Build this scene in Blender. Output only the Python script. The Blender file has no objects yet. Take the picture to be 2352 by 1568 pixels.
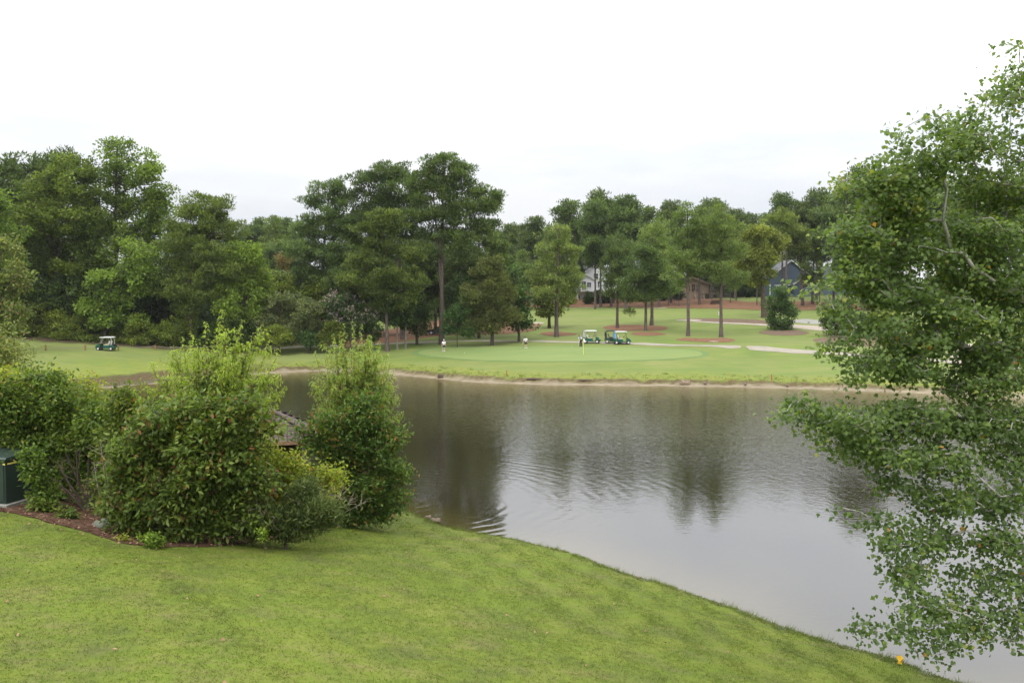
import bpy, math, random
import numpy as np
from mathutils import Vector, Matrix
from mathutils.geometry import delaunay_2d_cdt

rad = math.radians
S = bpy.context.scene
COL = S.collection
random.seed(7)
RNG = np.random.default_rng(11)

# ------------------------------------------------------------------ camera
CAMZ = 8.5
FPX, CX, CY = 1960.0, 1176.0, 784.0           # focal length and centre for a 2352 x 1568 frame
PITCH = math.atan(79.0 / FPX)
cam_d = bpy.data.cameras.new('camera')
cam = bpy.data.objects.new('camera', cam_d)
COL.objects.link(cam)
cam.location = (0, 0, CAMZ)
cam.rotation_euler = (math.pi / 2 - PITCH, 0, 0)
cam_d.sensor_width = 36
cam_d.lens = 36 * FPX / 2352
cam_d.clip_start = 0.1
cam_d.clip_end = 6000
S.camera = cam
S.view_settings.view_transform = 'Standard'
S.view_settings.look = 'None'
S.view_settings.exposure = 0.18
S.view_settings.gamma = 1.0
S.view_settings.use_curve_mapping = False
S.render.film_transparent = False
try:
    S.cycles.max_bounces = 7
    S.cycles.diffuse_bounces = 3
    S.cycles.transmission_bounces = 3
    S.cycles.glossy_bounces = 3
    S.cycles.transparent_max_bounces = 6
    S.cycles.caustics_reflective = False
    S.cycles.caustics_refractive = False
    S.cycles.use_denoising = True
except Exception:
    pass

# ------------------------------------------------------------------ sky: bright overcast, brightest overhead
SUN_EL, SUN_AZ = 58.0, 205.0
w = bpy.data.worlds.new('World')
S.world = w
w.use_nodes = True
nt = w.node_tree
nt.nodes.clear()
out = nt.nodes.new('ShaderNodeOutputWorld')
mix = nt.nodes.new('ShaderNodeMixShader')
bg1 = nt.nodes.new('ShaderNodeBackground')
bg2 = nt.nodes.new('ShaderNodeBackground')
sky = nt.nodes.new('ShaderNodeTexSky')
sky.sky_type = 'NISHITA'
sky.sun_disc = False
sky.sun_elevation = rad(SUN_EL)
sky.sun_rotation = rad(SUN_AZ)
bg1.inputs[1].default_value = 0.12
nt.links.new(sky.outputs[0], bg1.inputs[0])
tc = nt.nodes.new('ShaderNodeTexCoord')
sep = nt.nodes.new('ShaderNodeSeparateXYZ')
nt.links.new(tc.outputs['Generated'], sep.inputs[0])
mr = nt.nodes.new('ShaderNodeMapRange')
mr.clamp = True
mr.inputs[1].default_value = 0.0
mr.inputs[2].default_value = 1.0
mr.inputs[3].default_value = 0.66
mr.inputs[4].default_value = 2.9
nt.links.new(sep.outputs[2], mr.inputs[0])
grad = nt.nodes.new('ShaderNodeFloatCurve')
gc = grad.mapping.curves[0]
gc.points[0].location = (0.0, .25)
gc.points[1].location = (1.0, 1.0)
for gx_, gy_ in ((.12, .275), (.18, .33), (.25, .45), (.36, .55), (.60, .87)):
    gc.points.new(gx_, gy_)
grad.mapping.update()
nt.links.new(sep.outputs[2], grad.inputs['Value'])
gmul = nt.nodes.new('ShaderNodeMath')
gmul.operation = 'MULTIPLY'
gmul.inputs[1].default_value = 3.2
nt.links.new(grad.outputs[0], gmul.inputs[0])
mp = nt.nodes.new('ShaderNodeMapping')
mp.inputs['Scale'].default_value = (1.5, 1.5, 6.5)
nt.links.new(tc.outputs['Generated'], mp.inputs[0])
nz = nt.nodes.new('ShaderNodeTexNoise')
nz.inputs['Scale'].default_value = 2.2
nz.inputs['Detail'].default_value = 6
nz.inputs['Roughness'].default_value = 0.55
nt.links.new(mp.outputs[0], nz.inputs['Vector'])
cr = nt.nodes.new('ShaderNodeValToRGB')
cr.color_ramp.elements[0].position = 0.36
cr.color_ramp.elements[0].color = (0.83, 0.865, 0.94, 1)
cr.color_ramp.elements[1].position = 0.62
cr.color_ramp.elements[1].color = (1.0, 1.0, 1.01, 1)
nt.links.new(nz.outputs[0], cr.inputs[0])
nt.links.new(cr.outputs[0], bg2.inputs[0])
nt.links.new(gmul.outputs[0], bg2.inputs[1])
mix.inputs[0].default_value = 0.9
nt.links.new(bg1.outputs[0], mix.inputs[1])
nt.links.new(bg2.outputs[0], mix.inputs[2])
nt.links.new(mix.outputs[0], out.inputs[0])

sun_d = bpy.data.lights.new('sun', 'SUN')
sun_d.energy = 1.5
sun_d.angle = rad(14)
sun_d.color = (1.0, 0.965, 0.90)
sun = bpy.data.objects.new('sun', sun_d)
COL.objects.link(sun)
_az, _el = rad(SUN_AZ), rad(SUN_EL)
_sd = Vector((math.sin(_az) * math.cos(_el), math.cos(_az) * math.cos(_el), math.sin(_el)))
sun.rotation_euler = _sd.to_track_quat('Z', 'Y').to_euler()
sun.location = (0, -20, 60)

# ------------------------------------------------------------------ pixel <-> place helpers
_F = np.array([0, math.cos(PITCH), -math.sin(PITCH)])
_U = np.array([0, math.sin(PITCH), math.cos(PITCH)])


def ray(px, py):
    d = _F + _U * ((CY - py) / FPX)
    d = d + np.array([(px - CX) / FPX, 0, 0])
    return d / d[1]


def at(px, py, D):
    return ray(px, py) * D + np.array([0, 0, CAMZ])


def at_z(px, py, z=0.0):
    d = ray(px, py)
    return at(px, py, (z - CAMZ) / d[2])


SC = lambda D: D / FPX           # metres per pixel at distance D

# ------------------------------------------------------------------ pond outline and terrain height
far_px = [(232, 893), (370, 881), (480, 869), (560, 862), (640, 857), (700, 853), (790, 854), (880, 859), (940, 864), (1000, 870),
          (1060, 876), (1140, 881), (1240, 884), (1400, 886), (1600, 888), (1720, 890), (1830, 893), (2000, 899), (2200, 907),
          (2352, 915)]
near_px = [(2203, 1569), (2070, 1518), (1947, 1484), (1788, 1433), (1701, 1395), (1573, 1350), (1491, 1329), (1425, 1308), (1338, 1271), (1240, 1247), (1149, 1231),
           (1100, 1226), (1015, 1205), (985, 1190), (950, 1176), (905, 1160)]
POND = [(-64, 66), (-55, 80)] + [tuple(at_z(*p)[:2]) for p in far_px] + \
       [(58, 72), (66, 60), (64, 42), (50, 30), (34, 24), (24, 21.5), (17.5, 19.9), (14.8, 19.3), (12.8, 18.3), (11.2, 18.4)] + \
       [tuple(at_z(p[0], p[1], 0.12)[:2]) for p in near_px] + \
       [(-8.5, 38.5), (-14, 41), (-24, 44), (-38, 50), (-54, 56)]
POND = np.array(POND)
# smooth the outline once (Chaikin)
_p = []
for _i in range(len(POND)):
    a, b = POND[_i], POND[(_i + 1) % len(POND)]
    _p += [a * .75 + b * .25, a * .25 + b * .75]
POND = np.array(_p)


def pond_sd(x, y):
    """signed distance to the pond edge, negative over water"""
    x = np.asarray(x, float); y = np.asarray(y, float)
    d2 = np.full(x.shape, 1e12)
    inside = np.zeros(x.shape, bool)
    n = len(POND)
    for i in range(n):
        ax, ay = POND[i]; bx, by = POND[(i + 1) % n]
        ex, ey = bx - ax, by - ay
        t = np.clip(((x - ax) * ex + (y - ay) * ey) / (ex * ex + ey * ey), 0, 1)
        d2 = np.minimum(d2, (x - ax - t * ex) ** 2 + (y - ay - t * ey) ** 2)
        c = ((ay > y) != (by > y))
        with np.errstate(divide='ignore', invalid='ignore'):
            xi = ax + (y - ay) * ex / (ey if ey else 1e-9)
        inside ^= c & (x < xi)
    return np.where(inside, -1, 1) * np.sqrt(d2)


def sstep(a, b, v):
    t = np.clip((v - a) / (b - a), 0, 1)
    return t * t * (3 - 2 * t)


def height(x, y, sd=None):
    x = np.asarray(x, float); y = np.asarray(y, float)
    if sd is None:
        sd = pond_sd(x, y)
    wob = 0.25 * np.sin(x * .9 + y * .31) + 0.18 * np.sin(x * 2.3 + 1.3 + y * .9) + 0.12 * np.sin(x * 4.9 + y * 1.7)
    sf = sd - .62 * np.clip(sd, 0, 5.5) * sstep(-29, -37, x) * sstep(60, 75, y) + wob * sstep(-1, 1.5, sd) * (1 - sstep(4, 10, sd))
    near = np.interp(sf * .5 + sd * .5, [-8, -1, 0, .35, 3, 8, 14, 25, 60, 400], [-1.6, -.5, -.02, .22, .75, 1.7, 2.7, 3.4, 3.8, 5])
    far = np.interp(sf, [-8, -2, 0, 1.35, 1.8, 5.5, 13, 19, 26, 38, 48, 58, 83, 108, 138, 208, 500, 2000],
                    [-1.6, -.5, -.02, .20, .54, .95, 1.8, 2.4, 3.0, 3.8, 4.4, 5.3, 7.2, 8.4, 10.6, 14, 20, 26])
    t = sstep(50, 75, y)
    z = near * (1 - t) + far * t
    land = sstep(1, 8, sd)
    z = z + land * (0.10 * np.sin(x * .21 + 1) * np.sin(y * .17 + .5) + 0.05 * np.sin(x * .55) * np.sin(y * .43 + 2)) \
        + land * .02 * np.sin(x * 1.7 + .6 * np.sin(y)) * np.sin(y * 1.3)
    z = z + sstep(20, 50, sd) * t * .35 * np.sin(x * .07 + .8) * np.sin(y * .11)
    # low mound that hides part of the cart path on the right of the green
    z = z + 0.75 * np.exp(-(((x - 34) / 9) ** 2 + ((y - 112) / 4.5) ** 2))
    # the bank of the wood on the far left rises
    return z


def ground(px, py, y0=9.0, y1=420.0):
    d = ray(px, py)
    Y = np.linspace(y0, y1, 3600)
    z = CAMZ + d[2] * Y
    g = height(d[0] * Y, Y)
    k = np.argmax(z < g)
    if not (z < g).any():
        k = len(Y) - 1
    a, b = Y[k - 1], Y[k]
    for _ in range(12):
        m = .5 * (a + b)
        if CAMZ + d[2] * m < float(height(d[0] * m, m)):
            b = m
        else:
            a = m
    return np.array([d[0] * b, b, float(height(d[0] * b, b))])


def gz(x, y):
    return float(height(np.array([x]), np.array([y]))[0])


# ------------------------------------------------------------------ materials
def new_mat(name):
    m = bpy.data.materials.new(name)
    m.use_nodes = True
    t = m.node_tree
    t.nodes.clear()
    o = t.nodes.new('ShaderNodeOutputMaterial')
    return m, t, o


def N(t, kind, **kw):
    n = t.nodes.new(kind)
    for k, v in kw.items():
        if k in n.inputs:
            n.inputs[k].default_value = v
        else:
            setattr(n, k, v)
    return n


def L(t, a, b):
    t.links.new(a, b)


def ramp(t, fac, stops):
    r = t.nodes.new('ShaderNodeValToRGB')
    e = r.color_ramp.elements
    while len(e) < len(stops):
        e.new(0.5)
    for el, (p, c) in zip(e, stops):
        el.position = p
        el.color = (*c, 1)
    L(t, fac, r.inputs[0])
    return r.outputs[0]


def mixc(t, fac, a, b, mode='MIX'):
    n = t.nodes.new('ShaderNodeMix')
    n.data_type = 'RGBA'
    n.blend_type = mode
    for s, v in ((n.inputs[0], fac), (n.inputs[6], a), (n.inputs[7], b)):
        if hasattr(v, 'links'):
            L(t, v, s)
        elif isinstance(v, (int, float)):
            s.default_value = v
        else:
            s.default_value = (*v, 1)
    return n.outputs[2]


def noise(t, scale, detail=4, rough=.55, vec=None, stretch=None):
    n = t.nodes.new('ShaderNodeTexNoise')
    n.inputs['Scale'].default_value = scale
    n.inputs['Detail'].default_value = detail
    n.inputs['Roughness'].default_value = rough
    if vec is None:
        g = t.nodes.new('ShaderNodeNewGeometry')
        vec = g.outputs['Position']
    if stretch:
        m = t.nodes.new('ShaderNodeMapping')
        m.inputs['Scale'].default_value = stretch
        L(t, vec, m.inputs[0])
        vec = m.outputs[0]
    L(t, vec, n.inputs['Vector'])
    return n.outputs[0]


def surf(name, c1, c2=None, scale=3.0, rough=.7, bump=0.0, bscale=20, spec=.3, metal=0.0, stretch=None, obj=True):
    m, t, o = new_mat(name)
    b = N(t, 'ShaderNodeBsdfPrincipled', Roughness=rough, Metallic=metal)
    b.inputs['Specular IOR Level'].default_value = spec
    tcn = t.nodes.new('ShaderNodeTexCoord')
    v = tcn.outputs['Object'] if obj else None
    c2 = c2 or tuple(x * .78 for x in c1)
    f = noise(t, scale, 5, .6, v, stretch)
    L(t, ramp(t, f, [(.3, c2), (.68, c1)]), b.inputs['Base Color'])
    if bump:
        bp = N(t, 'ShaderNodeBump', Strength=bump, Distance=.02)
        L(t, noise(t, bscale, 5, .6, v, stretch), bp.inputs['Height'])
        L(t, bp.outputs[0], b.inputs['Normal'])
    L(t, b.outputs[0], o.inputs[0])
    return m


def leaf_mat(name, stops, rough=.5, trans=.32, spec=.25, objvar=.16):
    trans = min(.5, trans + .10)
    spec = spec * .6
    m, t, o = new_mat(name)
    at_ = N(t, 'ShaderNodeAttribute', attribute_name='tint')
    col = ramp(t, at_.outputs['Fac'], stops)
    oi = t.nodes.new('ShaderNodeObjectInfo')
    hs = t.nodes.new('ShaderNodeHueSaturation')
    mr1 = N(t, 'ShaderNodeMapRange')
    mr1.inputs[3].default_value = 1 - objvar
    mr1.inputs[4].default_value = 1 + objvar
    L(t, oi.outputs['Random'], mr1.inputs[0])
    L(t, mr1.outputs[0], hs.inputs['Value'])
    mr2 = N(t, 'ShaderNodeMapRange')
    mr2.inputs[3].default_value = .5 - .010
    mr2.inputs[4].default_value = .5 + .006
    ml = N(t, 'ShaderNodeMath', operation='FRACT')
    mm = N(t, 'ShaderNodeMath', operation='MULTIPLY')
    mm.inputs[1].default_value = 7.31
    L(t, oi.outputs['Random'], mm.inputs[0])
    L(t, mm.outputs[0], ml.inputs[0])
    L(t, ml.outputs[0], mr2.inputs[0])
    L(t, mr2.outputs[0], hs.inputs['Hue'])
    L(t, col, hs.inputs['Color'])
    b = N(t, 'ShaderNodeBsdfPrincipled', Roughness=rough)
    b.inputs['Specular IOR Level'].default_value = spec
    tr = t.nodes.new('ShaderNodeBsdfTranslucent')
    L(t, hs.outputs[0], b.inputs['Base Color'])
    tcx = mixc(t, 1.0, hs.outputs[0], (1.25, 1.35, .6), 'MULTIPLY')
    L(t, tcx, tr.inputs[0])
    mx = N(t, 'ShaderNodeMixShader')
    mx.inputs[0].default_value = trans
    L(t, b.outputs[0], mx.inputs[1])
    L(t, tr.outputs[0], mx.inputs[2])
    L(t, mx.outputs[0], o.inputs[0])
    return m


def gr(d, mid, l, y=None, k=1.42):
    d, mid, l = [(q[0] * k * 1.16, q[1] * k * 1.06, q[2] * k * .80) for q in (d, mid, l)]
    st = [(0.0, d), (.5, mid), (.9, l)]
    if y:
        st[-1] = (.86, l)
        st.append((.97, y))
    return st


M = {}
M['pine'] = leaf_mat('pine_needles', gr((.030, .050, .022), (.058, .092, .036), (.095, .140, .050)), rough=.55, trans=.2, spec=.2)
M['pine_olive'] = leaf_mat('olive_pine_needles', gr((.040, .064, .020), (.076, .112, .034), (.122, .165, .050)), trans=.2, spec=.2)
M['pine_light'] = leaf_mat('pale_pine_needles', gr((.055, .085, .032), (.100, .150, .052), (.150, .205, .075)), trans=.22, spec=.2, objvar=.12)
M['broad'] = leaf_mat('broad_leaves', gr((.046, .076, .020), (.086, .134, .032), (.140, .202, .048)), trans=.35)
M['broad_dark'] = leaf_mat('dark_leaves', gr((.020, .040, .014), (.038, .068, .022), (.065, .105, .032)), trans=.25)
M['magnolia'] = leaf_mat('glossy_dark_leaves', gr((.022, .050, .018), (.040, .085, .028), (.070, .130, .040)), rough=.35, trans=.2)
M['vine'] = leaf_mat('vine_leaves', gr((.055, .095, .020), (.098, .160, .030), (.155, .240, .045)), trans=.35, objvar=.08)
M['cedar'] = leaf_mat('cedar_sprays', gr((.038, .056, .020), (.066, .090, .032), (.105, .128, .046)), trans=.2, spec=.15, objvar=.1)
M['oak'] = leaf_mat('oak_leaves', gr((.050, .070, .018), (.095, .125, .030), (.150, .185, .045)), trans=.32)
M['greybush'] = leaf_mat('greyish_leaves', gr((.055, .080, .038), (.090, .120, .060), (.150, .180, .095)), trans=.25)
M['rustbush'] = leaf_mat('rusty_sprays', gr((.060, .045, .020), (.100, .075, .032), (.085, .110, .040)), trans=.2)
M['hedge'] = leaf_mat('shrub_leaves', gr((.050, .075, .020), (.090, .130, .030), (.150, .195, .042)), trans=.3)
M['azalea'] = leaf_mat('small_shrub_leaves', gr((.032, .058, .015), (.066, .108, .025), (.122, .178, .040), (.19, .17, .04)), trans=.3, objvar=.05)
M['laurel'] = leaf_mat('cherry_leaves', gr((.030, .054, .014), (.060, .100, .026), (.110, .165, .046), (.18, .085, .03)), rough=.4, trans=.3, objvar=.05)
M['peach'] = leaf_mat('narrow_bright_leaves', gr((.078, .125, .024), (.130, .200, .036), (.20, .29, .058), (.22, .26, .05)), trans=.42, objvar=.04)
M['peach_old'] = leaf_mat('narrow_rusty_leaves', [(0, (.042, .074, .016)), (.45, (.086, .138, .028)), (.78, (.145, .210, .044)), (.93, (.22, .11, .035))], trans=.35, objvar=.04)
M['willow'] = leaf_mat('willow_leaves', gr((.075, .110, .028), (.125, .185, .042), (.20, .27, .07), (.24, .15, .05)), trans=.38, objvar=.04)
M['yellowbush'] = leaf_mat('yellow_green_leaves', gr((.085, .110, .020), (.155, .195, .034), (.24, .28, .055), (.30, .16, .05)), trans=.38, objvar=.04)
M['juniper'] = leaf_mat('grey_juniper_sprays', gr((.030, .050, .018), (.050, .074, .028), (.080, .108, .040)), trans=.2, objvar=.05)
M['olive'] = leaf_mat('olive_grey_leaves', gr((.060, .085, .030), (.105, .140, .050), (.17, .215, .085), (.22, .13, .06)), trans=.3, objvar=.05)
M['maple'] = leaf_mat('maple_leaves', [(0, (.048, .078, .022)), (.4, (.090, .138, .034)), (.8, (.165, .228, .050)), (.955, (.26, .30, .06)), (.99, (.40, .20, .04))], rough=.42, trans=.36, spec=.45, objvar=0)
M['blossom'] = leaf_mat('pink_blossom', [(0, (.50, .30, .40)), (.5, (.66, .46, .56)), (1, (.78, .64, .70))], trans=.3, objvar=.05)
M['bark_pine'] = surf('pine_bark', (.145, .115, .095), (.06, .048, .042), 6, .9, .9, 14, .1, stretch=(1, 1, .25), obj=False)
M['bark_grey'] = surf('grey_bark', (.26, .23, .195), (.12, .10, .085), 5, .9, .6, 18, .1, stretch=(1, 1, .3), obj=False)
M['bark_dark'] = surf('dark_bark', (.11, .085, .065), (.05, .04, .03), 5, .9, .8, 14, .1, stretch=(1, 1, .3), obj=False)
M['bark_pale'] = surf('pale_mottled_bark', (.42, .40, .36), (.17, .155, .135), 7, .85, .5, 20, .15, stretch=(1, 1, .5), obj=False)
M['twig'] = surf('brown_twig', (.17, .11, .07), (.09, .06, .04), 8, .85, obj=False)
M['drytwig'] = surf('dry_grey_twig', (.36, .30, .24), (.20, .16, .12), 8, .85, obj=False)
M['straw'] = None


def turf_nodes(t, farv):
    """albedo of the mown grass: near lawn and far fairway"""
    g = t.nodes.new('ShaderNodeNewGeometry').outputs['Position']
    n1 = noise(t, .22, 4, .6, g)
    n2 = noise(t, .9, 5, .65, g)
    n3 = noise(t, 14.0, 3, .7, g)
    n4 = noise(t, .045, 3, .5, g, (1, 2.2, 1))
    near = ramp(t, n2, [(.30, (0.082, 0.095, 0.026)), (.45, (0.087, 0.114, 0.018)), (.58, (0.109, 0.137, 0.019)), (.72, (0.136, 0.153, 0.029))])
    near = mixc(t, ramp(t, noise(t, .33, 6, .70, g, (1, 1.5, 1)), [(.44, (0, 0, 0)), (.64, (.5, .5, .5))]), near, (0.112, 0.160, 0.016))
    near = mixc(t, ramp(t, noise(t, .27, 6, .7, g, (1.2, 1, 1)), [(.54, (0, 0, 0)), (.72, (.28, .28, .28))]), near, (0.068, 0.100, 0.031))
    dry = ramp(t, noise(t, .5, 8, .80, g, (1, 2.2, 1)), [(.51, (0, 0, 0)), (.68, (.55, .55, .55))])
    near = mixc(t, dry, near, (0.167, 0.130, 0.060))
    fine = noise(t, 5.0, 5, .8, g)
    near = mixc(t, ramp(t, fine, [(.28, (.22, .22, .22)), (.45, (0, 0, 0))]), near, (0.060, 0.077, 0.021))
    near = mixc(t, ramp(t, fine, [(.52, (0, 0, 0)), (.72, (.6, .6, .6))]), near, (0.167, 0.174, 0.049))
    far = ramp(t, n1, [(.25, (0.104, 0.144, 0.036)), (.48, (0.132, 0.172, 0.038)), (.72, (0.176, 0.188, 0.058))])
    far = mixc(t, ramp(t, n4, [(.38, (0, 0, 0)), (.66, (0.600, 0.600, 0.600))]), far, (0.172, 0.172, 0.068))
    far = mixc(t, ramp(t, noise(t, .16, 5, .7, g, (.6, 3.0, 1)), [(.42, (0, 0, 0)), (.68, (0.680, 0.680, 0.680))]), far, (0.088, 0.144, 0.032))
    far = mixc(t, ramp(t, noise(t, 2.2, 5, .7, g, (.5, 1.5, 1)), [(.3, (0, 0, 0)), (.8, (0.400, 0.400, 0.400))]), far, (0.120, 0.132, 0.040))
    return mixc(t, farv, near, far), n2, n3


def ground_mat():
    m, t, o = new_mat('turf_and_soil')
    a = lambda nm: N(t, 'ShaderNodeAttribute', attribute_name=nm).outputs['Fac']
    col, n2, n3 = turf_nodes(t, a('far'))
    g = t.nodes.new('ShaderNodeNewGeometry').outputs['Position']
    # yellow rank grass on the top of the far bank
    col = mixc(t, a('bank'), col, ramp(t, noise(t, .8, 5, .7, g), [(.3, (0.102, 0.128, 0.025)), (.5, (0.162, 0.187, 0.025)), (.7, (0.187, 0.145, 0.043))]))
    sand = ramp(t, noise(t, .6, 7, .75, g, (1, 3, 1)), [(.28, (0.093, 0.072, 0.043)), (.5, (0.187, 0.153, 0.102)), (.72, (0.289, 0.246, 0.170))])
    mud_and_shade = ramp(t, noise(t, 3.0, 5, .7, g), [(.3, (0.043, 0.030, 0.017)), (.6, (0.102, 0.072, 0.034)), (.8, (0.111, 0.111, 0.034))])
    duff = ramp(t, noise(t, 1.3, 6, .7, g), [(.3, (0.030, 0.024, 0.015)), (.6, (0.064, 0.047, 0.025)), (.8, (0.060, 0.068, 0.025))])
    col = mixc(t, a('sand'), col, sand)
    col = mixc(t, a('duff'), col, duff)
    col = mixc(t, a('mud_and_shade'), col, mud_and_shade)
    b = N(t, 'ShaderNodeBsdfPrincipled', Roughness=.9)
    b.inputs['Specular IOR Level'].default_value = .1
    L(t, col, b.inputs['Base Color'])
    bp = N(t, 'ShaderNodeBump', Strength=.35, Distance=.02)
    L(t, n3, bp.inputs['Height'])
    bp2 = N(t, 'ShaderNodeBump', Strength=.25, Distance=.10)
    L(t, n2, bp2.inputs['Height'])
    L(t, bp2.outputs[0], bp.inputs['Normal'])
    L(t, bp.outputs[0], b.inputs['Normal'])
    L(t, b.outputs[0], o.inputs[0])
    return m


def grass_blade_mat(name, farv, lift):
    m, t, o = new_mat(name)
    col, _, _ = turf_nodes(t, float(farv))
    at_ = N(t, 'ShaderNodeAttribute', attribute_name='tint')
    col = mixc(t, ramp(t, at_.outputs['Fac'], [(0, (0, 0, 0)), (1, (.6, .6, .6))]), col, lift)
    b = N(t, 'ShaderNodeBsdfPrincipled', Roughness=.6)
    b.inputs['Specular IOR Level'].default_value = .15
    tr = t.nodes.new('ShaderNodeBsdfTranslucent')
    L(t, col, b.inputs['Base Color']); L(t, col, tr.inputs[0])
    mx = N(t, 'ShaderNodeMixShader')
    mx.inputs[0].default_value = .3
    L(t, b.outputs[0], mx.inputs[1]); L(t, tr.outputs[0], mx.inputs[2]); L(t, mx.outputs[0], o.inputs[0])
    return m


def straw_mat(name, stops, sc=1.6):
    m, t, o = new_mat(name)
    b = N(t, 'ShaderNodeBsdfPrincipled', Roughness=.95)
    b.inputs['Specular IOR Level'].default_value = .05
    g = t.nodes.new('ShaderNodeNewGeometry').outputs['Position']
    c = ramp(t, noise(t, sc, 7, .75, g), stops)
    c = mixc(t, ramp(t, noise(t, 22, 4, .7, g), [(.35, (0, 0, 0)), (.7, (.45, .45, .45))]), c, tuple(v * .55 for v in stops[0][1]))
    L(t, c, b.inputs['Base Color'])
    bp = N(t, 'ShaderNodeBump', Strength=.7, Distance=.05)
    L(t, noise(t, 9, 6, .75, g), bp.inputs['Height'])
    L(t, bp.outputs[0], b.inputs['Normal'])
    L(t, b.outputs[0], o.inputs[0])
    return m


M['ground'] = ground_mat()
M['lawn_blade'] = grass_blade_mat('lawn_blades', 0, (.135, .18, .03))
M['bank_blade'] = grass_blade_mat('bank_grass_blades', 1, (.30, .34, .06))
M['straw'] = straw_mat('pine_straw', [(.3, (0.122, 0.065, 0.037)), (.55, (0.205, 0.112, 0.066)), (.8, (0.251, 0.164, 0.106))])
M['mulch'] = straw_mat('leaf_litter', [(.3, (0.044, 0.024, 0.016)), (.5, (0.096, 0.052, 0.034)), (.72, (0.192, 0.128, 0.088))], 4)
M['brownmulch'] = straw_mat('brown_mulch', [(.3, (0.108, 0.072, 0.050)), (.55, (0.158, 0.115, 0.079)), (.8, (0.202, 0.144, 0.108))])
M['sand'] = straw_mat('pale_sand', [(.3, (0.264, 0.222, 0.174)), (.55, (0.348, 0.300, 0.246)), (.8, (0.396, 0.360, 0.312))])
M['path'] = straw_mat('path_concrete', [(.3, (0.242, 0.213, 0.167)), (.55, (0.300, 0.271, 0.219)), (.8, (0.334, 0.305, 0.253))], .7)
M['gravel'] = straw_mat('grey_gravel', [(.3, (0.160, 0.160, 0.136)), (.55, (0.288, 0.280, 0.248)), (.8, (0.400, 0.392, 0.360))], 3)


def green_mat():
    m, t, o = new_mat('putting_turf')
    b = N(t, 'ShaderNodeBsdfPrincipled', Roughness=.85)
    b.inputs['Specular IOR Level'].default_value = .12
    g = t.nodes.new('ShaderNodeNewGeometry').outputs['Position']
    c = ramp(t, noise(t, .14, 4, .5, g, (1, 3, 1)), [(.3, (0.126, 0.180, 0.056)), (.6, (0.152, 0.192, 0.062)), (.85, (0.164, 0.188, 0.068))])
    L(t, c, b.inputs['Base Color'])
    L(t, b.outputs[0], o.inputs[0])
    return m


M['green'] = green_mat()
M['fringe'] = surf('mown_fringe', (.100, .155, .040), (.085, .135, .034), .5, .9, 0, obj=False)


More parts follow.
